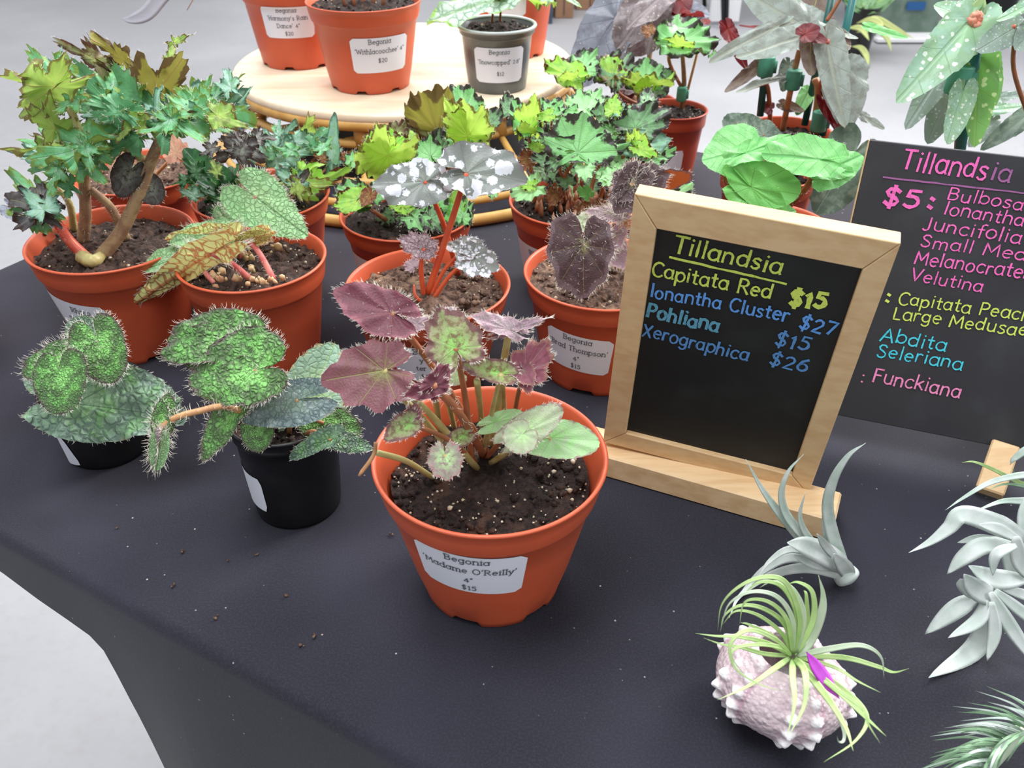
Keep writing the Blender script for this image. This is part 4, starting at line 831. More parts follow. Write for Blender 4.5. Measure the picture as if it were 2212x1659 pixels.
for l, d0, d1, w_, pr_ in (([(2215, 1165), (2150, 1132), (2080, 1112), (2050, 1140), (2010, 1170), (1963, 1194)], .01, .0, 50, 'taper'), ([(2200, 1165), (2155, 1142), (2114, 1133)], 0, 0, 26, 'wide'), ([(2200, 1190), (2130, 1178), (2082, 1204), (2046, 1240)], .0, -.004, 38, 'wide'), ([(2200, 1178), (2120, 1164), (2068, 1172)], .004, .004, 20, 'wide'),
        ([(2215, 1252), (2150, 1250), (2092, 1222)], -.01, -.01, 44, 'wide'), ([(2160, 1300), (2112, 1274), (2082, 1240)], -.014, -.018, 48, 'wide'), ([(2100, 1290), (2080, 1262), (2074, 1250)], -.012, -.012, 28, 'wide'), ([(2110, 1290), (2062, 1318), (1998, 1370)], -.012, -.016, 40, 'wide'), ([(2130, 1295), (2112, 1340), (2048, 1378)], -.016, -.026, 30, 'wide'),
        ([(2140, 1310), (2106, 1400), (2006, 1464)], -.012, -.024, 44, 'wide'), ([(2142, 1300), (2148, 1365), (2132, 1428)], -.018, -.03, 28, 'wide'), ([(2140, 1280), (2188, 1362), (2250, 1450)], -.016, -.03, 32, 'wide'), ([(2150, 1275), (2212, 1325), (2270, 1370)], -.014, -.02, 26, 'wide'), ([(2160, 1268), (2230, 1290), (2290, 1310)], -.01, -.012, 24, 'wide'),
        ([(2195, 1160), (2206, 1215), (2235, 1260)], -.006, -.012, 38, 'wide'), ([(2196, 1178), (2152, 1198), (2144, 1244)], -.008, -.012, 24, 'wide'), ([(2190, 1270), (2180, 1210), (2172, 1190)], -.002, 0, 30, 'wide'), ([(2215, 1170), (2208, 1110), (2220, 1060)], .01, .02, 26, 'taper')):
    air(ra, l, pb.y, d0, d1, w_, 'airw', pr_)
pb = PZ(2270, 1060, .02)
ra = thing('air_plant', (pb.x, pb.y, 0), 'grey green thin-bladed air plant by the easel leg at the right edge', 'air plant')
for l, d1, w_, m in (([(2270, 1030), (2212, 1026), (2140, 1042), (2080, 1076), (2042, 1102)], -.02, 17, 'air'), ([(2270, 1060), (2210, 1046), (2150, 1016), (2105, 998), (2078, 999)], -.01, 12, 'airg'), ([(2270, 1066), (2212, 1050), (2170, 1046), (2134, 1058)], -.014, 9, 'aird'), ([(2270, 1080), (2212, 1082), (2160, 1084), (2090, 1112)], -.03, 20, 'air'), ([(2280, 1000), (2230, 970), (2192, 990), (2182, 1004)], .0, 24, 'air'), ([(2270, 1080), (2216, 1054), (2184, 1010)], 0, 8, 'airg'), ([(2270, 1090), (2240, 1130), (2216, 1180)], -.02, 24, 'airg')):
    air(ra, l, pb.y, 0, d1, w_, m)
pb = PZ(2180, 1610, .012)
ra = thing('air_plant', (pb.x, pb.y, 0), 'feathery green air plant with needle leaves in the lower right corner', 'air plant')
stem = cat([PZ(2260, 1570, .014), PZ(2190, 1590, .016), PZ(2140, 1640, .014), PZ(2115, 1690, .012)], 8)
b = MB(); b.tube(stem, [.0008+.0036*math.sin(PI*(.08+.84*i/(len(stem)-1))) for i in range(len(stem))], 8); b.build('stem', M['airp'], ra)
for k in range(84):
    u = k/83; p = stem[int(u*(len(stem)-1))]; a, b_ = ppx(p); side = 1 if k % 3 else -1
    ang = math.radians(150+58*u+R.uniform(-13, 13)) if side == 1 else math.radians(205+60*u+R.uniform(-12, 14))
    Ln = R.uniform(105, 175)*(1 if side == 1 else .75)
    m = R.choice(('aird', 'air', 'aird')); z0 = R.uniform(0, .02)
    q = [PZ(a, b_, .016+z0*.2), PZ(a+math.cos(ang)*Ln*.45, b_-math.sin(ang)*Ln*.45-6, .022+z0), PZ(a+math.cos(ang+.12)*Ln, b_-math.sin(ang+.12)*Ln, .012+z0)]
    blade(ra, q, R.uniform(6, 9)*PXW(p), m if u < .75 or R.random() < .5 else 'airp')

# ------------------------------------------------------------------ leaf colours of the back rows
M['frill'] = leaf_mat('frilly_blue_green_leaf', S(130, 184, 146), S(88, 166, 102), vein=S(160, 200, 172), edge=S(120, 150, 70), c2=S(78, 152, 84), vw=.03, edge_lo=.84, under=S(136, 156, 58), uvein=S(168, 150, 90), rough=.42, bump=.7)
M['frilld'] = leaf_mat('frilly_deep_green_leaf', S(52, 138, 76), S(48, 122, 64), vein=S(110, 160, 110), edge=S(96, 120, 60), c2=S(64, 140, 86), vw=.025, edge_lo=.93, under=S(110, 140, 50), rough=.4)
M['frilly'] = leaf_mat('yellow_green_frilly_leaf', S(160, 196, 70), S(128, 168, 52), vein=S(206, 204, 130), edge=S(122, 96, 60), c2=S(120, 140, 52), vw=.035, under=S(150, 180, 60), uvein=S(200, 190, 110), rough=.5, tr=.35)
M['olive'] = leaf_mat('olive_bronze_leaf', S(140, 150, 70), S(110, 112, 66), vein=S(170, 160, 100), edge=S(96, 66, 50), c2=S(120, 100, 60), vw=.03, under=S(160, 150, 72), uvein=S(160, 130, 80), streak=.45, edge_lo=.82, rough=.5, tr=.3)
M['greydark'] = leaf_mat('dark_grey_bronze_leaf', S(112, 116, 108), S(84, 82, 84), vein=S(140, 140, 110), edge=S(66, 50, 46), c2=S(74, 64, 60), vw=.03, under=S(110, 70, 50), rough=.4)
M['teal'] = leaf_mat('grey_teal_leaf', S(146, 184, 166), S(112, 160, 140), vein=S(150, 180, 150), edge=S(80, 120, 100), c2=S(104, 160, 116), vw=.03, under=S(120, 70, 40), rough=.42)
M['deep'] = leaf_mat('glossy_deep_green_leaf', S(40, 92, 46), S(30, 74, 40), vein=S(80, 120, 70), c2=S(50, 110, 52), vw=.02, under=S(90, 130, 50), rough=.25)
M['rust'] = leaf_mat('rusty_brown_leaf', S(150, 90, 46), S(120, 56, 36), vein=S(90, 40, 30), c2=S(150, 120, 60), under=S(140, 60, 36), rough=.5)
M['lime'] = leaf_mat('lime_leaf_with_dark_red_rim', S(176, 214, 70), S(150, 208, 62), vein=S(200, 226, 120), edge=S(92, 44, 34), c2=S(136, 196, 74), vw=.03, edge_lo=.9, edge_n=.22, streak=.16, under=S(186, 222, 84), uvein=S(206, 220, 110), rough=.45, tr=.35, nl=9)
M['fan'] = leaf_mat('green_fan_leaf_with_blackish_rim', S(140, 206, 132), S(112, 180, 106), vein=S(165, 216, 156), edge=S(60, 58, 52), c2=S(126, 196, 116), vw=.035, edge_lo=.86, edge_n=.16, streak=.3, under=S(176, 210, 70), rough=.42, nl=9, bump=.7)
M['fand'] = leaf_mat('dark_fan_leaf', S(98, 158, 94), S(84, 132, 82), vein=S(110, 150, 96), edge=S(52, 46, 44), c2=S(76, 112, 74), vw=.03, edge_lo=.78, edge_n=.2, streak=.3, under=S(120, 90, 50), rough=.42, nl=9)
M['fanp'] = leaf_mat('pale_mint_fan_leaf', S(176, 224, 168), S(150, 212, 140), vein=S(190, 230, 180), edge=S(96, 104, 92), c2=S(160, 216, 150), vw=.03, edge_lo=.93, edge_n=.14, streak=.2, under=S(180, 214, 80), rough=.42, nl=9)
M['apple'] = leaf_mat('fresh_apple_green_leaf', S(124, 200, 112), S(104, 188, 96), vein=S(96, 176, 96), c2=S(128, 198, 118), under=S(120, 190, 80), vw=.02, rough=.4, bump=.5, pinn=5)
M['applel'] = leaf_mat('bright_green_round_leaf', S(104, 186, 74), S(90, 174, 64), vein=S(84, 150, 60), under=S(120, 180, 70), vw=.014, rough=.4)
M['oliveg'] = leaf_mat('grey_olive_wing_leaf', S(124, 134, 126), S(132, 146, 138), vein=S(160, 166, 150), c2=S(112, 120, 110), vw=.02, under=S(150, 46, 44), uvein=S(120, 30, 36), rough=.36, pinn=4)
M['oliveb'] = leaf_mat('brownish_olive_leaf', S(136, 116, 96), S(126, 108, 96), vein=S(160, 160, 100), c2=S(112, 92, 80), vw=.025, under=S(130, 96, 76), uvein=S(170, 160, 90), rough=.4)
M['redleaf'] = leaf_mat('deep_red_leaf', S(140, 40, 40), S(110, 28, 36), vein=S(90, 22, 30), under=S(160, 50, 46), rough=.35)
M['greyhang'] = leaf_mat('dark_grey_green_drooping_leaf', S(96, 120, 100), S(82, 104, 88), vein=S(110, 130, 110), c2=S(90, 112, 90), under=S(120, 60, 50), vw=.015, rough=.42)
M['wing'] = leaf_mat('white_spotted_wing_leaf', S(128, 178, 126), S(120, 160, 120), vein=S(150, 190, 150), spot=S(226, 238, 224), spots=12, spott=.16, spotb=.15, c2=S(130, 172, 146), under=S(150, 180, 110), uvein=S(120, 150, 90), vw=.012, rough=.36, pinn=3)
M['wingl'] = leaf_mat('green_white_spotted_leaf', S(104, 170, 56), S(96, 158, 60), vein=S(140, 190, 90), spot=S(210, 232, 170), spots=11, spott=.16, spotb=.15, under=S(120, 180, 60), vw=.012, rough=.36, tr=.4, pinn=3)  # greener and more translucent than the other wing leaves
M['wingg'] = leaf_mat('grey_spotted_wing_leaf', S(128, 150, 136), S(120, 140, 132), vein=S(150, 166, 156), spot=S(190, 206, 200), spots=13, spott=.14, spotb=.13, c2=S(110, 136, 116), under=S(150, 110, 100), vw=.012, rough=.38, pinn=3)
M['slateg'] = leaf_mat('slate_blue_leaf', S(124, 130, 144), S(132, 138, 152), vein=S(104, 108, 124), spot=S(186, 190, 200), spots=9, spott=.1, c2=S(114, 118, 130), under=S(140, 110, 116), vw=.02, rough=.36, pinn=4)
M['slateb'] = leaf_mat('grey_brown_mottled_leaf', S(140, 126, 132), S(120, 106, 108), vein=S(160, 148, 150), spot=S(196, 192, 170), spots=12, spott=.2, c2=S(150, 140, 144), under=S(150, 120, 120), vw=.02, rough=.4, pinn=4)
M['teals'] = plain('teal_stake', S(20, 104, 100), .4); M['clip'] = plain('green_plastic_clip', S(64, 146, 118), .5, S(84, 164, 136), 60); M['dkstake'] = plain('dark_green_stake', S(22, 84, 80), .4)
M['hairstem'] = plain('hairy_tan_stem', S(168, 140, 104), .7, S(142, 108, 84), 150)
M['plumstem'] = plain('plum_stem', S(72, 26, 34), .4)
M['salmon'] = leaf_mat('wilted_salmon_leaf', S(206, 150, 120), S(196, 130, 104), vein=S(214, 180, 140), c2=S(190, 150, 110), under=S(200, 150, 130), rough=.6, tr=.35)
def many(P, rows, **kw):
    for r_ in rows:
        d = dict(kw); d.update(r_[6] if len(r_) > 6 else {})
        P.leaf(*r_[:6], **d)
# ------------------------------------------------------------------ tall frilly plant, left
rA, pA = begonia('potted_begonia', -.293, .589, 0, .059, .088, 'terracotta potted begonia with a high crown of frilly blue-green leaves, far left', br=.66, fill=.88, perl=60, soil='soil3')
pA.sticker(160, 0, .044, .054, .032, [('Begonia Rhizo', .28, 0), ("Unique' 4\"", .0, .05), ('$24', -.3, .05)][:0]+[("      Rhizo", .24, .06), ("   que' 4\"", -.02, .06), ('$24', -.28, .08)], .006, rot=-.1, lab='white sticker partly turned away')
P = Plant(rA, .589, pA.zsoil, petm=M['hairstem'])
many(P, [
 (118, 186, 0, 168, .62, 'frilly', dict(n=(.1, .88, .4), dy=-.02, ruff=.1)), (118, 186, 30, 255, .4, 'frilly', dict(n=(.2, .9, .3), dy=-.03, ruff=.12)), (120, 180, 60, 105, .55, 'frill', dict(n=(-.1, -.7, .7), dy=0)), (122, 178, 128, 98, .45, 'teal', dict(dy=.01)),
 (118, 278, 100, 198, .55, 'frilly', dict(n=(0, .9, .4), dy=-.02, ruff=.06)), (255, 240, 158, 138, .5, 'frilld', dict(n=(-.1, -.7, .7))), (255, 235, 190, 80, .35, 'olive', dict(n=(0, -.8, .6), dy=.03)), (258, 238, 160, 200, .35, 'frilld', dict(n=(-.3, -.8, .5), dy=-.02)),
 (262, 232, 300, 132, .4, 'frill', dict(dy=.02)), (270, 240, 236, 132, .45, 'frill', dict(n=(0, -.6, .8), dy=.01)), (250, 245, 196, 246, .4, 'frilld', dict(dy=-.03)), (206, 128, 118, 86, .28, 'olive', dict(dy=.04, n=(0, -.8, .6))), (266, 130, 196, 76, .42, 'olive', dict(n=(0, .9, .4), dy=.04, ruff=.08)),
 (340, 200, 398, 118, .6, 'olive', dict(n=(.1, .9, .4), dy=.03, ruff=.06)), (368, 130, 376, 96, .6, 'frilly', dict(dy=.03)), (378, 92, 418, 72, .3, 'frilly', dict(dy=.03)), (350, 255, 300, 190, .5, 'frilld', dict(dy=.01)), (340, 250, 345, 176, .42, 'teal', dict(n=(0, -.8, .6), dy=.0)),
 (410, 240, 330, 250, .55, 'frill', dict(dy=-.02)), (412, 238, 460, 168, .5, 'frill', dict(n=(.1, -.7, .7), dy=0)), (414, 240, 532, 200, .52, 'teal', dict(n=(.1, -.65, .75), dy=.01)), (414, 242, 544, 252, .5, 'frill', dict(n=(.1, -.5, .85), dy=-.01)), (500, 190, 488, 142, .6, 'teal', dict(dy=.02)),
 (372, 258, 440, 306, .5, 'frill', dict(n=(.1, -.6, .78), dy=-.03, ruff=.1)), (368, 256, 300, 290, .55, 'frill', dict(dy=-.03)), (372, 262, 350, 330, .5, 'frilld', dict(n=(0, -.7, .7), dy=-.03)), (300, 260, 250, 300, .6, 'frilly', dict(dy=-.02, n=(0, -.5, .8))),
 (186, 318, 280, 255, .5, 'frill', dict(n=(0, -.7, .7), dy=-.02)), (186, 320, 60, 345, .45, 'frill', dict(n=(-.1, -.55, .83), dy=-.03)), (186, 322, 196, 368, .7, 'frill', dict(n=(.1, -.7, .7), dy=-.035)), (186, 316, 80, 282, .5, 'frilld', dict(n=(-.1, -.6, .8), dy=0)),
 (188, 318, 242, 352, .6, 'frill', dict(n=(.2, -.7, .7), dy=-.03)), (130, 310, 8, 328, .35, 'frilly', dict(n=(0, -.3, .9), dy=.0)), (90, 335, 0, 322, .3, 'teal', dict(dy=.02)), (86, 450, 30, 372, .5, 'frill', dict(n=(-.2, -.7, .7), dy=-.01)), (92, 450, 0, 420, .6, 'greydark', dict(n=(-.1, -.6, .8), dy=-.02)),
 (94, 452, 56, 410, .7, 'teal', dict(dy=-.03)), (150, 400, 126, 352, .5, 'frilld', dict(n=(0, -.8, .5), dy=-.02)), (90, 455, 120, 395, .5, 'greydark', dict(n=(.2, -.8, .5), dy=-.02)), (282, 372, 252, 422, .7, 'greydark', dict(kind='round', n=(-.2, -.8, .5), dy=.0, ruff=.02)), (322, 402, 344, 440, .8, 'greydark', dict(kind='round', n=(.3, -.8, .4), dy=.0, ruff=.02)),
 (165, 215, 120, 240, .6, 'frill', dict(dy=-.03, n=(0, -.6, .8))), (470, 250, 540, 285, .5, 'frilly', dict(dy=-.02)), (440, 228, 380, 200, .6, 'frill', dict(dy=0)), (300, 300, 225, 330, .5, 'frilld', dict(dy=-.01)), (460, 215, 530, 165, .45, 'frill', dict(dy=.02)),
], kind='frill', n=(0, -.6, .8), hair=50, hl=.0022, maxl=.075)
P.fill(6, 230, 215, 80, 40, (56, 80), ['frill', 'frilld', 'frill', 'teal'], 'frill', (0, .06), maxl=.075)
P.fill(7, 430, 245, 80, 36, (56, 90), ['frill', 'teal', 'frill'], 'frill', (-.02, .05), maxl=.075)
P.fill(8, 150, 330, 80, 36, (50, 80), ['frill', 'frilld', 'frill'], 'frill', (-.03, .04), maxl=.075)
for pts, r0, r1, m in (([PZ(190, 560, pA.zsoil), PY(150, 520, .575), PY(112, 465, .575), PY(88, 440, .575)], .0042, .0028, 'redpet'), ([PZ(215, 560, pA.zsoil), PY(262, 500, .58), PY(300, 420, .585), PY(330, 340, .59), PY(368, 258, .575)], .0055, .0035, 'hairstem'),
    ([PZ(180, 520, pA.zsoil), PY(185, 460, .6), PY(182, 380, .6), PY(188, 318, .575)], .0048, .0032, 'hairstem'), ([PZ(275, 520, pA.zsoil), PY(240, 450, .6), PY(195, 410, .6)], .0034, .003, 'hairstem'), ([PZ(160, 500, pA.zsoil), PY(150, 440, .61), PY(120, 400, .61)], .003, .002, 'palepet'), ([PY(312, 345, .595), PY(282, 330, .6), PY(258, 300, .6), PY(256, 240, .589)], .003, .0022, 'palepet'), ([PY(186, 330, .58), PY(160, 255, .57), PY(125, 195, .57), PY(118, 184, .57)], .0028, .002, 'palepet'), ([PY(330, 330, .59), PY(352, 296, .59), PY(412, 240, .59)], .003, .0022, 'palepet')):
    P.petiole(pts, r0, r1, M[m], 90, .0035)
P.petiole([PY(100, 505, .6), PY(60, 484, .61), PY(4, 462, .62)], .0016, .001, M['plumstem'], 10, .002)
P.leaf(34, 452, 114, 490, .28, 'slateg', 'ovate', n=(0, -.6, .8), dy=.03)
b = MB(); b.tube(cat([PZ(172, 552, pA.zsoil+.003), PZ(190, 562, pA.zsoil+.005), PZ(206, 563, pA.zsoil+.005), PZ(226, 545, pA.zsoil+.003)], 5), [.003, .0045, .0055, .005, .0048, .0052, .005, .0044, .005, .0048, .0046, .0044, .004, .0036, .003, .002], 8); b.build('rhizome', M['palepet'], rA)
# ------------------------------------------------------------------ sparse pot behind it
pB0 = PZ(295, 368, .085)
rB, pB = begonia('potted_begonia', pB0.x, pB0.y, 0, 135*PXW(pB0), .085, 'terracotta pot with a few wilted salmon leaves, behind the frilly plant', br=.7, soil='soil2', fill=.88, perl=90)
P = Plant(rB, pB.y, pB.zsoil, petm=M['tanpet'])
many(P, [(275, 340, 250, 300, .6, 'salmon'), (270, 345, 232, 362, .5, 'salmon'), (380, 330, 366, 288, .6, 'salmon'), (384, 335, 402, 306, .5, 'salmon'), (262, 370, 236, 380, .6, 'salmon'), (288, 350, 300, 322, .5, 'sage')], kind='heart', n=(0, -.7, .7), hair=20, hl=.0025, dy=-.02)
for a in (((275, 342), (300, 385)), ((380, 332), (330, 385)), ((262, 372), (290, 388))): P.petiole([PY(*a[0], pB.y-.02), PZ(*a[1], pB.zsoil)], .0014, .0016)
# ------------------------------------------------------------------ dark twisted leaves
pC0 = PZ(563, 418, .082)
rC, pC = begonia('potted_begonia', pC0.x, pC0.y, 0, 147*PXW(pC0), .082, 'terracotta potted begonia with dark twisted leaves, behind the hairy-leaved pot', br=.7, fill=.9, perl=30)
P = Plant(rC, pC.y, pC.zsoil, petm=M['brownpet'])
many(P, [
 (520, 322, 460, 345, .6, 'greydark', dict(dy=-.02)), (522, 318, 500, 268, .6, 'greydark', dict(n=(0, -.8, .6), dy=0)), (524, 318, 566, 276, .6, 'greydark', dict(dy=.01)), (526, 324, 580, 350, .6, 'greydark', dict(dy=-.02)), (520, 326, 530, 362, .7, 'greydark', dict(dy=-.03)), (460, 320, 432, 336, .7, 'greydark', dict(dy=.01)),
 (600, 350, 575, 310, .6, 'teal'), (612, 335, 690, 322, .45, 'teal', dict(dy=.02)), (610, 300, 640, 262, .4, 'teal', dict(dy=.03)), (600, 290, 605, 256, .4, 'teal', dict(dy=.03)), (660, 285, 682, 242, .3, 'frilly', dict(dy=.05, n=(0, .7, .5))), (640, 310, 705, 300, .5, 'teal', dict(dy=.04)), (630, 325, 590, 318, .5, 'frill', dict(dy=0)),
 (720, 350, 722, 242, .16, 'teal', dict(n=(-.2, -.9, .3), dy=.03, kind='ovate')), (716, 352, 738, 318, .5, 'teal', dict(dy=.03)), (700, 345, 676, 330, .6, 'rust', dict(dy=.03)), (740, 340, 766, 326, .5, 'rust', dict(dy=.04)),
 (640, 400, 600, 362, .6, 'teal', dict(dy=-.02)), (640, 402, 668, 368, .6, 'greydark', dict(n=(0, -.8, .6), dy=-.02)), (640, 404, 765, 362, .34, 'lime', dict(dy=0, kind='frill')), (645, 404, 720, 392, .5, 'frilly', dict(dy=-.02)), (640, 404, 652, 436, .6, 'frilly', dict(dy=-.03, n=(0, -.8, .5))), (650, 372, 700, 350, .5, 'lime', dict(kind='frill')),
 (500, 430, 392, 318, .24, 'deep', dict(n=(-.3, -.7, .6), kind='ovate', dy=-.02)), (500, 440, 420, 372, .4, 'deep', dict(n=(-.3, -.7, .6), dy=-.03)), (505, 440, 450, 425, .6, 'deep', dict(dy=-.03)), (495, 420, 470, 365, .5, 'deep', dict(n=(.2, -.8, .5), dy=-.02)), (470, 372, 455, 342, .5, 'frilly', dict(dy=-.02)), (420, 425, 388, 408, .6, 'teal', dict(dy=-.03)), (425, 428, 408, 432, .7, 'frilly', dict(dy=-.03)),
 (560, 380, 575, 360, .8, 'teal', dict(dy=-.03)), (505, 300, 470, 300, .5, 'greydark'), (590, 330, 560, 340, .6, 'frill'), (530, 430, 560, 400, .6, 'deep', dict(dy=-.02)), (470, 440, 440, 400, .5, 'deep'),
], kind='frill', n=(0, -.65, .75), hair=24, hl=.0022, maxl=.07)
P.fill(10, 640, 340, 70, 50, (40, 66), ['teal', 'frill', 'teal', 'frilld'], 'frill', (-.01, .05))
P.fill(10, 460, 400, 60, 50, (30, 50), ['deep', 'frilld', 'deep'], 'frill', (-.02, .04))
P.fill(8, 520, 315, 50, 40, (26, 44), ['greydark', 'greydark', 'teal'], 'frill', (-.01, .03))
for a, b_, w_, d in (((522, 324), (528, 470), 0.004, -0.02), ((640, 404), (600, 450), 0.0024, -0.02), ((720, 352), (620, 440), 0.0018, 0.033), ((612, 340), (580, 445), 0.0024, 0.012), ((498, 436), (510, 455), 0.003, -0.02)):
    P.petiole([PY(*a, pC.y+d+.004), PZ(*b_, pC.zsoil)], w_*.5, w_, M['brownpet'], 40, .0025)
# ------------------------------------------------------------------ lime fan leaves, middle
rE, pE = begonia('potted_begonia', -.085, .662, 0, .054, .075, 'terracotta potted begonia with lime fan leaves, right before the round stand', br=.7, fill=.9, perl=50)
plainsticker(pE, -.72, .035, .045, .03, 0, rE)
P = Plant(rE, .662, pE.zsoil, petm=M['brownpet'])
many(P, [
 (944, 282, 902, 188, .55, 'olive', dict(n=(-.1, .8, .5), dy=.02, ruff=.06)), (940, 285, 880, 250, .5, 'olive', dict(dy=.02)), (1000, 252, 985, 182, .75, 'fan', dict(kind='half', n=(0, -.75, .65), dy=.03)), (1000, 250, 960, 200, .6, 'fand', dict(dy=.035)),
 (1010, 296, 1006, 226, (1072, 250), 'lime', dict(kind='half', n=(0, .85, .5), dy=-.01, ruff=.12, cup=.25)), (1010, 294, 962, 230, .4, 'lime', dict(n=(-.2, .85, .4), dy=-.012)), (1008, 292, 1050, 300, .6, 'fan', dict(dy=.0)), (985, 300, 975, 270, .7, 'fan', dict(dy=0)), (1058, 270, 1078, 230, .5, 'fand', dict(dy=.02)),
 (832, 328, 815, 272, .85, 'lime', dict(kind='half', n=(0, -.8, .6), dy=.0)), (836, 322, 870, 282, .7, 'lime', dict(dy=.0)), (840, 336, 790, 300, .5, 'lime', dict(dy=.0)), (836, 332, 776, 372, .5, 'lime', dict(n=(-.1, .7, .6), dy=-.02, ruff=.05)), (838, 334, 800, 398, .5, 'lime', dict(n=(.1, .8, .5), dy=-.025, ruff=.05)),
 (945, 335, 950, 272, .6, 'fand', dict(n=(0, -.8, .5), dy=0)), (930, 338, 905, 300, .7, 'fan', dict(dy=-.01)), (930, 300, 900, 262, .4, 'rust', dict(dy=.02)), (870, 345, 866, 322, .9, 'lime', dict(dy=-.01)), (960, 340, 985, 300, .6, 'fand', dict(dy=.01)),
 (775, 432, 722, 448, .6, 'lime', dict(dy=-.03, ruff=.1)), (772, 428, 728, 402, .7, 'fan', dict(dy=-.02)), (778, 430, 766, 392, .6, 'fan', dict(dy=-.02)), (790, 440, 772, 462, .6, 'deep', dict(dy=-.03)), (800, 420, 782, 446, .6, 'rust', dict(dy=-.03, kind='heart')), (815, 425, 842, 398, .6, 'fan', dict(dy=-.02)),
 (925, 445, 956, 392, .7, 'fan', dict(n=(0, -.7, .7), dy=-.02)), (928, 448, 908, 400, .5, 'applel', dict(dy=-.02)), (985, 440, 985, 398, .5, 'lime', dict(dy=-.01)), (1000, 470, 1012, 425, .5, 'fan', dict(dy=-.02)), (1000, 475, 992, 440, .5, 'fand', dict(dy=-.02)), (870, 448, 838, 432, .6, 'lime', dict(dy=-.03)),
 (870, 450, 905, 440, .7, 'lime', dict(dy=-.03)), (880, 460, 860, 492, .7, 'fand', dict(dy=-.03)), (895, 470, 930, 492, .7, 'fan', dict(dy=-.035)), (930, 470, 955, 500, .7, 'fand', dict(dy=-.035)), (900, 440, 870, 415, .7, 'fand', dict(dy=0)), (960, 450, 975, 480, .6, 'applel', dict(dy=-.02)),
 (880, 380, 850, 350, .8, 'fand', dict(dy=.02)), (900, 370, 925, 345, .8, 'fand', dict(dy=.02)), (985, 360, 1000, 335, .8, 'fand', dict(dy=.02)), (840, 400, 815, 390, .7, 'fand', dict(dy=.01)), (850, 300, 880, 265, .6, 'olive', dict(dy=.02)), (760, 350, 775, 325, .6, 'fan', dict(dy=.0)),
], kind='fan', n=(0, -.65, .76), hair=40, hl=.0022, cup=.3, maxl=.06)
P.fill(16, 880, 350, 110, 70, (26, 46), ['fan', 'fand', 'lime', 'fan'], 'fan', (0, .05))
P.fill(10, 890, 450, 90, 25, (22, 38), ['fan', 'fand', 'lime'], 'fan', (-.02, .03))
for a, b_, d in (((1010, 298), (900, 470), -0.01), ((1000, 255), (910, 460), 0.03), ((944, 284), (890, 465), 0.02), ((836, 335), (870, 470), 0), ((775, 433), (840, 480), -0.03), ((925, 448), (900, 478), -0.02), ((985, 442), (920, 475), -0.01)):
    P.petiole([PY(*a, .662+d+.004), PZ(*b_, pE.zsoil)], .0012, .0022, M['brownpet'], 30, .002)
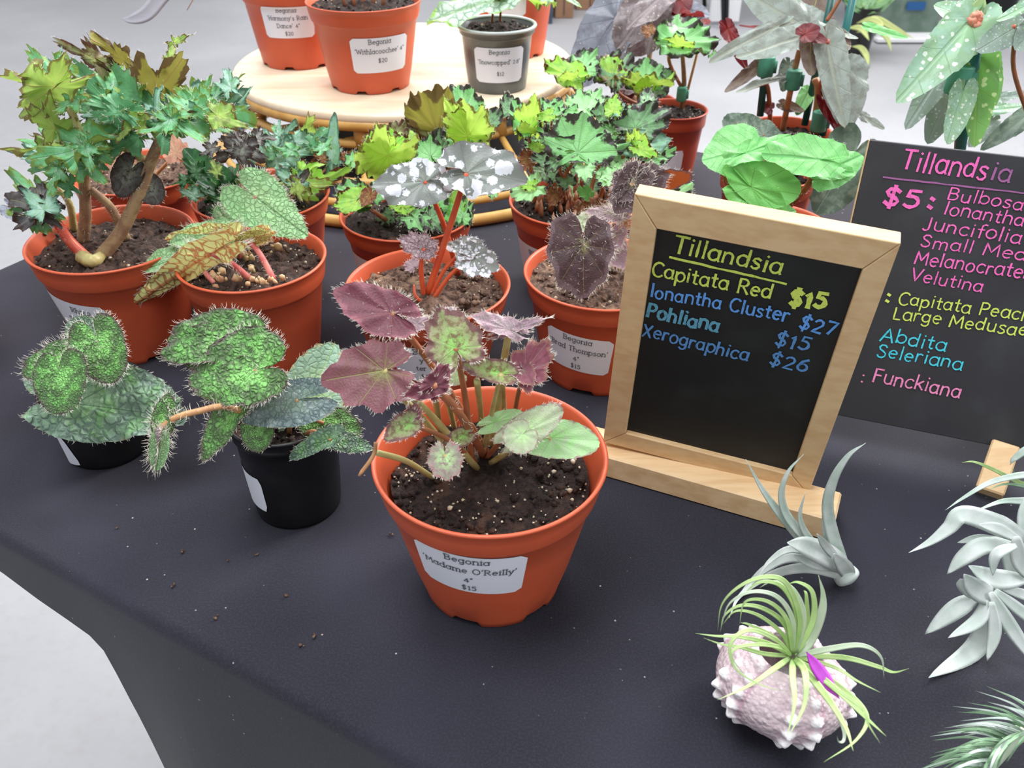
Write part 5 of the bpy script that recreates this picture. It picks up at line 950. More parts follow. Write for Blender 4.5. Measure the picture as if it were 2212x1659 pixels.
# ------------------------------------------------------------------ big fan plant
pF0 = PZ(1240, 430, .08)
rF, pF = begonia('potted_begonia', pF0.x, pF0.y, 0, 141*PXW(pF0), .08, 'terracotta potted begonia with one big open green fan leaf and many ruffled ones', br=.68, fill=.93, perl=60)
pF.sticker(1146, 0, .036, .052, .032, [('Begonia Ro', .3, 0), ("Harmony's", .05, 0)][:0]+[('gonia R', .3, .2), ("mony's", .06, .2)], .0056, lab='white sticker turned to the left')
P = Plant(rF, pF.y, pF.zsoil, petm=M['brownpet'])
many(P, [
 (1248, 330, 1262, 246, (1166, 305), 'fan', dict(kind='half', n=(0, -.85, .52), dy=-.03, ruff=.05, droop=0, puck=.05, asym=0, hair=80, lobe=.015, teeth=.02)), (1252, 328, 1352, 318, .36, 'fan', dict(n=(.1, -.7, .7), dy=-.028, ruff=.06)),
 (1140, 272, 1108, 222, .5, 'fan', dict(dy=.0)), (1142, 275, 1155, 220, .45, 'lime', dict(n=(.1, .8, .5), dy=0)), (1140, 280, 1122, 300, .6, 'lime', dict(n=(0, .7, .6), dy=-.01)), (1100, 240, 1090, 205, .6, 'fand', dict(dy=.03)), (1266, 236, 1226, 206, .6, 'fanp', dict(dy=.01)), (1266, 236, 1298, 198, .6, 'fanp', dict(dy=.012)), (1266, 238, 1262, 196, .8, 'fanp', dict(kind='half', dy=.014)),
 (1190, 245, 1165, 216, .7, 'fan', dict(dy=.0)), (1192, 246, 1218, 218, .7, 'fan', dict(dy=.0)), (1186, 250, 1160, 258, .6, 'lime', dict(dy=-.01)), (1325, 240, 1330, 208, .6, 'lime', dict(dy=.0)), (1300, 250, 1340, 236, .6, 'fand', dict(dy=.0)), (1240, 240, 1215, 250, .6, 'fan', dict(dy=0)),
 (1372, 278, 1440, 238, .55, 'fand', dict(n=(.1, -.7, .7), dy=.0)), (1372, 282, 1350, 232, .5, 'fand', dict(dy=.01)), (1376, 316, 1452, 300, .45, 'teal', dict(dy=-.01, kind='heart')), (1378, 312, 1368, 282, .6, 'lime', dict(n=(0, .8, .5), dy=-.01)), (1380, 320, 1420, 338, .5, 'lime', dict(dy=-.02)), (1400, 330, 1440, 345, .7, 'fan', dict(dy=-.01)), (1420, 335, 1462, 322, .6, 'fan', dict(dy=.0)),
 (1262, 362, 1264, 392, .7, 'fanp', dict(dy=-.04)), (1318, 378, 1282, 372, .6, 'fanp', dict(dy=-.04)), (1318, 378, 1340, 352, .6, 'fanp', dict(dy=-.038)), (1318, 380, 1300, 404, .6, 'fanp', dict(dy=-.042)), (1320, 380, 1350, 392, .5, 'fanp', dict(dy=-.04)),
 (1150, 405, 1100, 425, .55, 'fanp', dict(dy=-.03, n=(-.2, -.7, .6))), (1148, 402, 1120, 400, .6, 'lime', dict(dy=-.03)), (1070, 400, 1062, 432, .5, 'fanp', dict(dy=-.03, n=(-.2, -.8, .5))), (1440, 432, 1495, 402, .7, 'fanp', dict(dy=.0)), (1440, 432, 1500, 425, .5, 'fan', dict(dy=0)),
 (1205, 345, 1180, 370, .6, 'fand', dict(dy=-.03)), (1225, 350, 1240, 330, .6, 'fan', dict(dy=-.02)), (1180, 350, 1145, 340, .5, 'fand', dict(dy=-.02)), (1200, 380, 1180, 352, .6, 'fand', dict(dy=-.01)), (1300, 340, 1330, 325, .6, 'fand', dict(dy=0)), (1330, 350, 1360, 330, .6, 'fan', dict(dy=0)), (1165, 320, 1140, 310, .6, 'lime', dict(dy=.0)),
 (1225, 395, 1208, 372, .7, 'fand', dict(dy=-.02)), (1270, 420, 1255, 400, .7, 'applel', dict(dy=-.03)), (1360, 420, 1390, 400, .6, 'fand', dict(dy=0)), (1140, 345, 1120, 372, .6, 'rust', dict(dy=0)), (1290, 300, 1310, 270, .6, 'fand', dict(dy=.03)), (1200, 300, 1180, 270, .6, 'fand', dict(dy=.03)), (1385, 250, 1405, 215, .5, 'fan', dict(dy=.02)), (1345, 280, 1330, 250, .6, 'fand', dict(dy=.03)),
 (1260, 460, 1290, 445, .6, 'rust', dict(dy=-.03)), (1310, 460, 1290, 430, .5, 'rust', dict(dy=-.03)), (1200, 430, 1185, 405, .6, 'rust', dict(dy=-.02)),
], kind='fan', n=(0, -.65, .76), hair=34, hl=.002, cup=.25, maxl=.075)
P.fill(18, 1240, 330, 130, 80, (24, 44), ['fan', 'fand', 'fanp', 'fand'], 'fan', (0, .05))
P.fill(10, 1380, 270, 60, 50, (26, 44), ['fan', 'fand', 'teal'], 'fan', (0, .04))
for a, b_, d in (((1248, 334), (1195, 450), -0.03), ((1142, 278), (1150, 430), 0), ((1266, 240), (1240, 430), 0.013), ((1190, 250), (1200, 435), 0), ((1372, 284), (1310, 440), 0), ((1318, 380), (1290, 450), -0.04), ((1262, 364), (1250, 450), -0.04), ((1150, 404), (1190, 445), -0.03), ((1376, 318), (1330, 440), -0.01), ((1300, 345), (1270, 440), 0), ((1205, 350), (1220, 445), -0.03), ((1440, 432), (1330, 445), 0)):
    A = PY(*a, pF.y+d+.003); B = PZ(*b_, pF.zsoil); P.petiole([A, A.lerp(B, .5)+V((0, 0, .006)), B], .0011, .002, M['brownpet'], 24, .002)
b = MB()
for k in range(46):
    q = PZ(1250+R.gauss(0, 48), 440+R.gauss(0, 13), pF.zsoil+.006); b.blob(q, R.uniform(.002, .005), sq=(.7, .7, 2.2), rough=.35)
b.build('bud_scales', M['brownpet'], rF)['kind'] = 'stuff'
# ------------------------------------------------------------------ staked fan plant, back
pL0 = PZ(1456, 234, .078)
rL, pL = begonia('potted_begonia', pL0.x, pL0.y, 0, 73*PXW(pL0), .078, 'small brown terracotta pot with a clipped fan-leaf stem, at the back of the table', mat='terra2', br=.7, fill=.92, perl=40)
plainsticker(pL, -.2, .03, .03, .026, 0, rL)
P = Plant(rL, pL.y, pL.zsoil, petm=M['brownpet'])
many(P, [
 (1462, 90, 1500, 40, .85, 'fan', dict(kind='half', n=(0, -.75, .65))), (1462, 90, 1552, 84, .5, 'fan', dict(n=(.1, -.6, .8), dy=-.02)), (1458, 92, 1412, 80, .5, 'fan', dict(n=(-.1, -.6, .8), dy=-.02)), (1462, 96, 1505, 100, .45, 'lime', dict(n=(0, .7, .6), dy=-.03)), (1450, 75, 1440, 50, .5, 'lime', dict(dy=0)), (1405, 70, 1396, 52, .8, 'rust', dict(dy=0)),
 (1236, 164, 1178, 130, .5, 'lime', dict(dy=-.06)), (1236, 166, 1205, 172, .6, 'lime', dict(n=(0, .7, .6), dy=-.07)), (1240, 160, 1262, 112, .6, 'fand', dict(dy=-.05)), (1255, 150, 1290, 110, .6, 'fan', dict(dy=-.05)), (1322, 168, 1318, 112, .7, 'lime', dict(kind='half', n=(0, -.8, .6), dy=-.03)), (1324, 166, 1285, 130, .5, 'olive', dict(dy=-.03)), (1326, 166, 1362, 112, .6, 'fand', dict(dy=-.03)), (1320, 172, 1296, 168, .5, 'olive', dict(dy=-.03)),
 (1394, 184, 1396, 128, 1.0, 'fan', dict(kind='half', n=(0, -.78, .62), dy=-.02, ruff=.06)), (1394, 186, 1345, 166, .5, 'lime', dict(n=(0, .7, .6), dy=-.03)), (1396, 186, 1455, 166, .5, 'lime', dict(n=(0, .6, .7), dy=-.03)), (1410, 180, 1440, 205, .8, 'fand', dict(dy=-.01, kind='round')), (1366, 190, 1330, 180, .6, 'lilac', dict(dy=0)), (1366, 192, 1350, 215, .7, 'plum2', dict(dy=0)),
 (1540, 118, 1548, 128, 1, 'fan', dict(dy=0)), (1440, 160, 1460, 172, .6, 'fand', dict(dy=-.02)), (1290, 225, 1318, 212, .6, 'fan', dict(dy=-.04)), (1345, 215, 1320, 205, .6, 'plum2', dict(dy=-.01)),
], kind='fan', n=(0, -.65, .76), hair=14, hl=.0025)
for pts, r0, r1, m in (([PZ(1473, 236, pL.zsoil), PY(1478, 180, pL.y), PY(1474, 110, pL.y)], .003, .0022, 'hairstem'), ([PY(1478, 200, pL.y), PY(1445, 130, pL.y), PY(1460, 94, pL.y)], .0018, .002, 'brownpet'), ([PZ(1430, 236, pL.zsoil), PY(1380, 215, pL.y-.01), PY(1394, 186, pL.y-.02)], .002, .0018, 'brownpet'), ([PZ(1400, 240, pL.zsoil), PY(1300, 225, pL.y-.03), PY(1248, 200, pL.y-.06), PY(1238, 166, pL.y-.06)], .002, .0018, 'brownpet'), ([PZ(1410, 240, pL.zsoil), PY(1340, 205, pL.y-.02), PY(1322, 170, pL.y-.03)], .002, .0018, 'brownpet')):
    P.petiole(pts, r0, r1, M[m])
def stake(root, u0, v0, u1, v1, y, r_, mat, name='stake'):
    b = MB(); b.tube([PY(u0, v0, y), PY(u1, v1, y)], r_, 8); return b.build(name, M[mat], root)
def clip(root, u, v, y, rad, hgt):
    p = PY(u, v, y); b = MB(); b.tube([p+V((0, 0, -hgt/2)), p+V((0, 0, -hgt/2+.001)), p+V((0, 0, hgt/2-.001)), p+V((0, 0, hgt/2))], [rad*.9, rad, rad, rad*.9], 12)
    b.box(p+V((rad*.9, -rad*.2, 0)), rad*.6, rad*.7, hgt*.6); return b.build('stake_clip', M['clip'], root)
stake(rL, 1508, 108, 1476, 232, pL.y-.004, .0014, 'tanpet'); clip(rL, 1473, 203, pL.y-.004, .0055, .014)
# ------------------------------------------------------------------ slate leaved plant behind the stand
pP0 = V((.151, .977, .07))
rP, pP = begonia('potted_begonia', pP0.x, pP0.y, 0, .030, .07, 'begonia with large slate grey mottled leaves beyond the round stand', mat='terra2', br=.72, fill=.9, perl=10)
P = Plant(rP, pP.y, pP.zsoil, petm=M['hairstem'])
many(P, [(1330, 40, 1238, 188, (1246, 60), 'slateg', dict(n=(-.35, -.75, .55), dy=.03)), (1412, 5, 1330, 108, (1330, 20), 'slateb', dict(n=(-.2, -.8, .55), dy=.02)), (1430, -10, 1400, 118, (1440, 60), 'slateb', dict(n=(.3, -.8, .5), dy=.03)), (1428, -8, 1352, 60, .3, 'slateb', dict(n=(0, -.6, .8), dy=0)), (1440, -20, 1446, 58, .5, 'redleaf', dict(n=(.2, -.8, .5), dy=.05)), (1462, -6, 1450, 40, .7, 'redleaf', dict(dy=.05)),
 (1490, 25, 1462, 30, .8, 'slateg', dict(n=(0, -.5, .8), dy=.05)), (1492, 22, 1534, 32, .6, 'slateg', dict(n=(.1, -.6, .8), dy=.05)), (1480, 34, 1530, 50, .3, 'redleaf', dict(n=(0, .4, .9), dy=.04)), (1405, 85, 1350, 120, .4, 'slateb', dict(n=(0, -.8, .5), dy=.03))], kind='ovate', n=(0, -.7, .7), ruff=.03, maxl=.16)
P.petiole([V((pP.x-.004, pP.y, pP.zsoil)), PY(1402, 130, pP.y+.01), PY(1408, 88, pP.y+.02), PY(1425, -5, pP.y+.02)], .003, .0024)
P.petiole([V((pP.x-.01, pP.y-.004, pP.zsoil)), PY(1330, 130, pP.y+.03), PY(1332, 42, pP.y+.03)], .0024, .002)
# ------------------------------------------------------------------ apple green leaves
pM0 = PZ(1660, 489, .085)
rM, pM = begonia('potted_begonia', pM0.x, pM0.y, 0, .048, .085, 'terracotta potted begonia with smooth apple green leaves behind the framed chalkboard', br=.7, fill=.9, perl=20)
P = Plant(rM, pM.y, pM.zsoil, petm=M['brownpet'])
many(P, [(1604, 325, 1516, 346, (1590, 268), 'apple', dict(n=(-.2, -.6, .75), dy=0, hair=40)), (1612, 330, 1718, 296, (1650, 345), 'apple', dict(n=(0, -.6, .8), dy=-.01, hair=40)), (1770, 345, 1644, 330, (1715, 388), 'apple', dict(n=(.05, -.66, .75), dy=-.018, hair=40)), (1782, 372, 1862, 334, (1810, 312), 'apple', dict(n=(.1, -.66, .74), dy=-.01)), (1775, 370, 1850, 370, .3, 'apple', dict(dy=-.012)),
 (1622, 402, 1728, 420, (1660, 350), 'applel', dict(n=(0, -.85, .5), dy=-.02, kind='round')), (1622, 404, 1700, 470, (1620, 450), 'applel', dict(n=(0, -.9, .4), dy=-.022, kind='round')), (1660, 470, 1722, 452, .5, 'apple', dict(dy=-.02)), (1600, 460, 1582, 440, .7, 'apple', dict(dy=-.03))], kind='heart', n=(0, -.65, .75), lobe=0, teeth=.004, hair=20, hl=.0015)
for pts in ([PY(1604, 330, pM.y), PY(1602, 380, pM.y), PZ(1596, 468, pM.zsoil)], [PY(1560, 345, pM.y+.004), PY(1572, 400, pM.y), PZ(1592, 470, pM.zsoil)], [PY(1622, 404, pM.y-.02), PY(1612, 440, pM.y-.015), PZ(1612, 470, pM.zsoil)], [PY(1772, 350, pM.y-.015), PY(1730, 420, pM.y), PZ(1660, 480, pM.zsoil)]):
    P.petiole(pts, .0021, .0026, M['brownpet'], 60, .002)
# ------------------------------------------------------------------ olive wing begonia and its neighbour
pQ0 = PZ(1660, 366, .085)
rQ, pQ = begonia('potted_begonia', pQ0.x, pQ0.y, 0, .041, .085, 'brown terracotta pot half hidden behind the apple green leaves', mat='terra2', br=.72, fill=.85, perl=10)
P = Plant(rQ, pQ.y, pQ.zsoil, petm=M['brownpet'])
P.leaf(1640, 300, 1562, 256, (1600, 232), 'greyhang', 'round', n=(-.1, -.7, .7), dy=.0, pet=(1650, 345)); P.leaf(1648, 292, 1668, 262, .7, 'greyhang', 'round', n=(.1, -.7, .7), dy=.0, pet=(1660, 345))
pN0 = PZ(1702, 280, .085)
rN, pN = begonia('potted_begonia', pN0.x, pN0.y, 0, .042, .085, 'begonia with grey olive wing leaves tied to dark green stakes, back right', mat='terra', br=.72, fill=.88, perl=40)
P = Plant(rN, pN.y, pN.zsoil, petm=M['hairstem'])
many(P, [(1682, 58, 1532, 122, .14, 'oliveg', dict(n=(-.1, -.7, .7), droop=.25)), (1728, 80, 1590, 126, .24, 'oliveg', dict(n=(-.1, -.6, .78), dy=-.03)), (1745, 62, 1600, -20, .32, 'oliveg', dict(n=(0, -.75, .66), dy=.02)), (1748, 60, 1770, -30, .6, 'oliveb', dict(n=(0, -.8, .5), dy=.03)), (1770, 58, 1858, 84, .2, 'oliveg', dict(n=(.1, -.5, .85), dy=-.02)), (1786, 92, 1822, 275, (1762, 180), 'oliveg', dict(n=(.1, -.85, .5), dy=-.04)),
 (1790, 80, 1842, 100, .6, 'oliveb', dict(n=(.3, -.7, .6), dy=-.03)), (1822, 150, 1832, 286, (1880, 215), 'oliveg', dict(n=(.3, -.85, .4), dy=-.02)), (1750, 92, 1752, 164, .36, 'oliveb', dict(n=(0, -.85, .4), dy=-.04)), (1634, 144, 1564, 200, .2, 'oliveb', dict(n=(-.2, -.7, .6), dy=0)), (1702, 166, 1584, 202, .1, 'oliveg', dict(n=(0, -.3, .95), dy=-.02)),
 (1572, 62, 1612, 150, .22, 'redleaf', dict(n=(.2, -.8, .5), dy=.03)), (1680, 62, 1596, 58, .12, 'redleaf', dict(n=(0, -.2, .97), dy=.02)), (1782, 222, 1838, 318, .16, 'redleaf', dict(n=(-.3, -.8, .4), dy=-.03)), (1738, 74, 1772, 60, .6, 'redleaf', dict(kind='heart', dy=-.05)), (1742, 80, 1730, 62, .6, 'redleaf', dict(kind='heart', dy=-.05)), (1752, 78, 1790, 90, .4, 'redleaf', dict(dy=-.045)),
 (1842, 335, 1760, 460, (1750, 350), 'greyhang', dict(kind='ovate', n=(.1, -.85, .45), dy=-.08)), (1862, 250, 1912, 280, .2, 'oliveg', dict(dy=0)), (1880, 60, 1960, 84, .14, 'yellowg' if 'yellowg' in M else 'apple', dict(dy=.3)), (1665, 235, 1640, 225, .6, 'redleaf', dict(dy=0)), (1690, 225, 1740, 240, .3, 'oliveb', dict(dy=0)), (1705, 140, 1690, 200, .3, 'greyhang', dict(dy=.01)), (1745, 200, 1720, 250, .3, 'apple', dict(dy=.01))], kind='wing', n=(0, -.7, .7), ruff=.02, maxl=.14, droop=.06)
for pts, r0, r1, m in (([PZ(1690, 285, pN.zsoil), PY(1705, 210, pN.y-.01), PY(1722, 130, pN.y-.02), PY(1740, 70, pN.y-.03)], .003, .0026, 'tanpet'), ([PZ(1758, 290, pN.zsoil), PY(1768, 200, pN.y-.01), PY(1760, 170, pN.y-.01)], .004, .003, 'tanpet'), ([PY(1768, 200, pN.y-.01), PY(1790, 120, pN.y-.03), PY(1786, 88, pN.y-.04)], .002, .002, 'redpet'), ([PZ(1665, 290, pN.zsoil), PY(1660, 200, pN.y), PY(1650, 170, pN.y)], .0025, .002, 'brownpet'), ([PY(1786, 45, pN.y), PY(1802, 20, pN.y), PY(1820, -10, pN.y)], .002, .0016, 'brownpet')):
    P.petiole(pts, r0, r1, M[m])
stake(rN, 1662, 70, 1642, 250, pN.y, .0034, 'dkstake'); stake(rN, 1800, -20, 1738, 270, pN.y+.01, .0034, 'dkstake'); stake(rN, 1846, -20, 1776, 292, pN.y-.012, .0036, 'teals')
clip(rN, 1655, 143, pN.y-.003, .0075, .018); clip(rN, 1714, 172, pN.y-.024, .007, .017); clip(rN, 1770, 262, pN.y-.016, .0075, .018)
# ------------------------------------------------------------------ white spotted wing begonia
pO0 = PZ(2085, 425, .085)
rO, pO = begonia('potted_begonia', pO0.x, pO0.y, 0, .05, .085, 'begonia with white-spotted wing leaves rising behind the large chalkboard', mat='terra', br=.7, fill=.88, perl=10)
P = Plant(rO, pO.y, pO.zsoil, petm=M['redpet'])
many(P, [(2096, 44, 1928, 230, (2000, 60), 'wing', dict(n=(-.15, -.8, .6), dy=-.01, asym=.12)), (2066, 108, 1952, 286, (1975, 180), 'wingg', dict(n=(-.2, -.8, .55), dy=.015)), (2060, 180, 2000, 318, (1985, 250), 'wingg', dict(n=(-.1, -.85, .5), dy=.02)), (2112, 118, 2104, 328, (2062, 200), 'wingl', dict(n=(0, -.92, .35), dy=-.005)), (2112, 118, 2140, 240, .4, 'wingl', dict(n=(.1, -.9, .35), dy=0)),
 (2196, 58, 2108, 112, (2150, 125), 'wingg', dict(n=(-.1, -.75, .65), dy=-.02)), (2230, 60, 2190, 110, .5, 'wingg', dict(n=(.1, -.75, .65), dy=-.02)), (2240, 0, 2150, 48, (2190, 10), 'wing', dict(n=(0, -.6, .8), dy=-.02)), (2080, 196, 2044, 314, (2095, 260), 'wing', dict(n=(0, -.85, .5), dy=-.02)), (2090, 40, 2014, 10, .5, 'wing', dict(n=(0, -.6, .8), dy=.02)),
 (2130, 240, 2222, 230, .2, 'wing', dict(n=(0, -.5, .85), dy=.03)), (2222, 245, 2112, 328, .2, 'greyhang', dict(n=(-.2, -.7, .6), dy=.02)), (2160, 210, 2222, 200, .2, 'wingg', dict(dy=.04)), (2140, 260, 2090, 320, .3, 'wingg', dict(dy=.03))], kind='wing', n=(0, -.7, .7), ruff=.015, maxl=.15, droop=.05)
for pts, r0, r1, m in (([PZ(2065, 425, pO.zsoil), PY(2076, 250, pO.y), PY(2078, 150, pO.y), PY(2100, 55, pO.y), PY(2112, -20, pO.y)], .0042, .003, 'hairstem'), ([PY(2080, 140, pO.y-.004), PY(2100, 120, pO.y-.004), PY(2112, 118, pO.y-.005)], .0018, .0016, 'redpet'), ([PY(2100, 62, pO.y), PY(2140, 60, pO.y-.01), PY(2194, 58, pO.y-.02)], .002, .0016, 'redpet'), ([PY(2196, 60, pO.y-.018), PY(2190, 150, pO.y-.006), PY(2225, 260, pO.y)], .0016, .0018, 'brownpet')):
    P.petiole(pts, r0, r1, M[m])
b = MB()
for k in range(16): b.blob(PY(2112+R.gauss(0, 8), 48+R.gauss(0, 11), pO.y-.012), R.uniform(.002, .0042), sq=(1, .6, 1))
tag(b.build('flower_cluster', plain('peach_flower_bracts', S(232, 170, 140), .5, S(224, 130, 110), 200), rO), 'small peach coloured flower bracts')
o = blade(rO, [PY(2098, 55, pO.y-.006), PY(2110, 25, pO.y-.006), PY(2126, -12, pO.y-.006)], .012, 'sage', 'mid', name='leaf_sheath')
stake(rO, 2116, 60, 2062, 400, pO.y-.006, .0042, 'teals'); clip(rO, 2072, 172, pO.y-.008, .0088, .02)

# pot cut by the left edge of the picture
q = PZ(-172, 700, .03)
rX, pX = begonia('potted_begonia', q.x, q.y, 0, .054, .085, 'terracotta pot just showing at the far left edge', br=.68, fill=.88, perl=20)
P = Plant(rX, pX.y, pX.zsoil, petm=M['brownpet'])
for a in range(4):
    b_ = 2*PI*a/4+.6; P.petiole([V((q.x, q.y, pX.zsoil)), V((q.x-.01+.012*math.cos(b_), q.y+.012*math.sin(b_), pX.zsoil+.03)), V((q.x-.02+.03*math.cos(b_), q.y+.03*math.sin(b_), pX.zsoil+.05))], .002, .0015)

# ------------------------------------------------------------------ round plant stand
M['disc'] = wood('birch_disc', S(226, 212, 188), S(216, 194, 164), 8, 60, .45); M['rattan'] = wood('rattan_cane', S(206, 164, 92), S(184, 138, 70), 30, 30, .4)
SX, SY, SZ = -.126, 1.073, .085
rs = thing('plant_stand', (SX+.02, SY-.04, 0), 'low round bamboo plant stand with a pale wooden top', 'plant stand')
def lathe(name, prof, cx, cy, z0, mat, root, NA=96):
    v = []; n = len(prof)
    for k in range(NA):
        a = 2*PI*k/NA
        for r, z in prof: v.append((cx+r*math.cos(a), cy+r*math.sin(a), z0+z))
    f = [(k*n+j, ((k+1) % NA)*n+j, ((k+1) % NA)*n+j+1, k*n+j+1) for k in range(NA) for j in range(n-1)]
    if prof[0][0] > 1e-5: f.append(tuple(k*n for k in range(NA))[::-1])
    if prof[-1][0] > 1e-5: f.append(tuple(k*n+n-1 for k in range(NA)))
    return mesh(name, v, f, mat, root)
lathe('round_top', [(.19, -.0105), (.196, -.0105), (.1985, -.009), (.1995, -.006), (.199, -.002), (.197, 0), (.194, 0), (.0001, 0)], SX, SY, SZ, M['disc'], rs)
def ring(cx, cy, z, r, t_, name='cane_ring'):
    b = MB(); NA, NS = 90, 8
    for k in range(NA):
        a = 2*PI*k/NA
        for j in range(NS): q = 2*PI*j/NS; b.v.append(V((cx+(r+t_*math.cos(q))*math.cos(a), cy+(r+t_*math.cos(q))*math.sin(a), z+t_*math.sin(q))))
    b.f = [(k*NS+j, ((k+1) % NA)*NS+j, ((k+1) % NA)*NS+(j+1) % NS, k*NS+(j+1) % NS) for k in range(NA) for j in range(NS)]
    b.build(name, M['rattan'], rs)
ring(SX, SY, .0725, .195, .0062); ring(SX, SY, .052, .192, .0048)
ring(-.118, 1.05, .029, .214, .0042); ring(-.112, 1.035, .016, .224, .004); ring(-.107, 1.022, .0062, .234, .006)
for k in range(8):
    a = 2*PI*k/8-1.72; b = MB()
    top = V((SX+.186*math.cos(a), SY+.186*math.sin(a), .074)); bot = V((-.107+.226*math.cos(a), 1.022+.226*math.sin(a), .0095))
    mid = V((SX+.19*math.cos(a), SY+.19*math.sin(a), .05)); b.tube([top, mid], .0085, 10); b.tube([mid, bot], .0036, 8); b.build('post', M['rattan'], rs)
for k in range(5):
    yy = -.14+.07*k; hw = math.sqrt(.19**2-yy**2); b = MB(); c_, s_ = math.cos(.5), math.sin(.5)
    b.tube([V((SX+c_*-hw-s_*yy, SY+s_*-hw+c_*yy, .0525)), V((SX+c_*hw-s_*yy, SY+s_*hw+c_*yy, .0525))], .005, 8); b.build('cross_bar', M['rattan'], rs)
# pots on the stand
def onstand(u, v, w_, h, label, **kw):
    p = PZ(u, v, SZ+h); Rr = w_/2*PXW(p)
    return begonia('potted_begonia', p.x, p.y, SZ, Rr, h, label, **kw)+(p,)
rw, pw, p = onstand(785, -2, 250, .087, 'terracotta pot at the front of the round stand, long name sticker and $20', br=.7, feet=7, fill=.92, perl=60)
pw.sticker(825, 0, .042, .062, .036, [('Begonia', .33, -.02), ("'Withlacoochee' 4\"", .06, 0), ('$20', -.2, .02)], .0064, lab='white sticker with name and $20 price')
P = Plant(rw, pw.y, pw.zsoil, petm=M['brownpet'])
for a in range(5): P.petiole([V((pw.x-.02+.01*a, pw.y, pw.zsoil)), V((pw.x-.03+.015*a, pw.y+.01, pw.zsoil+.05)), V((pw.x-.05+.025*a, pw.y+.01, pw.zsoil+.1))], .002, .0015)
rr, ph2, p = onstand(626, -42, 226, .088, 'terracotta pot at the left back of the round stand, three-line sticker and $20', br=.72, feet=7, fill=.92, perl=40)
ph2.sticker(622, 0, .054, .058, .034, [('Begonia', .33, 0), ("'Harmony's Rain", .08, 0), ("Dance' 4\"", -.16, 0), ('$20', -.4, 0)], .006, lab='white sticker with name and $20 price')
M['lilacleaf'] = leaf_mat('pale_lilac_leaf', S(172, 178, 190), S(160, 166, 180), vein=S(190, 194, 202), under=S(190, 180, 196), c2=S(150, 168, 150), rough=.5)
P = Plant(rr, ph2.y, ph2.zsoil, petm=M['brownpet'])
o = blade(rr, [PY(600, -60, p.y), PY(440, -70, p.y-.02), PY(360, -18, p.y-.03), PY(318, 28, p.y-.04), PY(285, 42, p.y-.045), PY(262, 40, p.y-.045)], .016, 'lilacleaf', 'mid', thick=.3)
P.petiole([PY(470, -60, p.y), PY(430, -20, p.y-.01), PY(404, 22, p.y-.012)], .0008, .0004, M['brownpet'])
M['clear'] = plain('smoky_translucent_plastic', S(86, 88, 90), .25, S(98, 100, 98), 40); M['clearrim'] = plain('frosted_plastic_rim', S(176, 184, 182), .25)
rsn, ps, p = onstand(1073, 53, 170, .064, 'small smoky grey plastic pot on the right of the round stand, $12 sticker', mat='clear', br=.75, band=.12, feet=0, fill=.9, perl=40)
b = MB()
for k in range(64):
    a = 2*PI*k/64
    for j in range(8): q = 2*PI*j/8; b.v.append(V((ps.x+(ps.R-.001+.0022*math.cos(q))*math.cos(a), ps.y+(ps.R-.001+.0022*math.cos(q))*math.sin(a), SZ+.064+.0018*math.sin(q))))
b.f = [(k*8+j, ((k+1) % 64)*8+j, ((k+1) % 64)*8+(j+1) % 8, k*8+(j+1) % 8) for k in range(64) for j in range(8)]
b.build('pot_rim', M['clearrim'], ps.pot)
ps.sticker(1079, 0, .031, .054, .036, [('Begonia', .33, 0), ("'Snowcapped' 2.8\"", .04, 0), ('$12', -.28, .02)], .0057, lab='white sticker with name and $12 price')
M['snow'] = leaf_mat('silvery_green_leaf', S(170, 196, 176), S(182, 204, 188), vein=S(140, 176, 130), net=S(120, 160, 130), nets=8, netw=.05, edge=S(150, 206, 90), edge_lo=.9, under=S(150, 190, 60), uvein=S(130, 170, 60), rough=.45, pinn=6)
P = Plant(rsn, ps.y, ps.zsoil, petm=M['brownpet'])
P.leaf(1070, 0, 912, 46, (980, 62), 'snow', 'heart', n=(-.2, -.4, .9), dy=-.01, lobe=.02, hair=0, pet=(1062, 55), droop=.1)
P.leaf(1075, -8, 1102, 20, (1090, -10), 'snow', 'heart', n=(.1, .5, .8), dy=-.02, pet=(1080, 52))
P.leaf(1120, -12, 1180, 12, (1145, 10), 'lime', 'fan', n=(.1, .6, .7), dy=-.01) if 'lime' in M else None
p = PZ(1108, 112, SZ)
rq, pq = begonia('potted_begonia', p.x, p.y, SZ, .052, .09, 'terracotta pot standing behind the small grey pot on the stand', br=.72, feet=7, fill=.92, perl=20)
pq.sticker(1090, 0, .066, .05, .03, [('Begonia', .3, 0)], .006)
P = Plant(rq, pq.y, pq.zsoil, petm=M['brownpet'])
P.leaf(1150, -20, 1200, 12, (1175, -20), 'snow', 'fan', n=(.2, -.3, .9), dy=-.05, pet=(1130, -20))
P.leaf(1205, -20, 1256, 14, (1235, -10), 'snow', 'ovate', n=(.2, -.5, .8), dy=-.03, pet=(1150, -20))
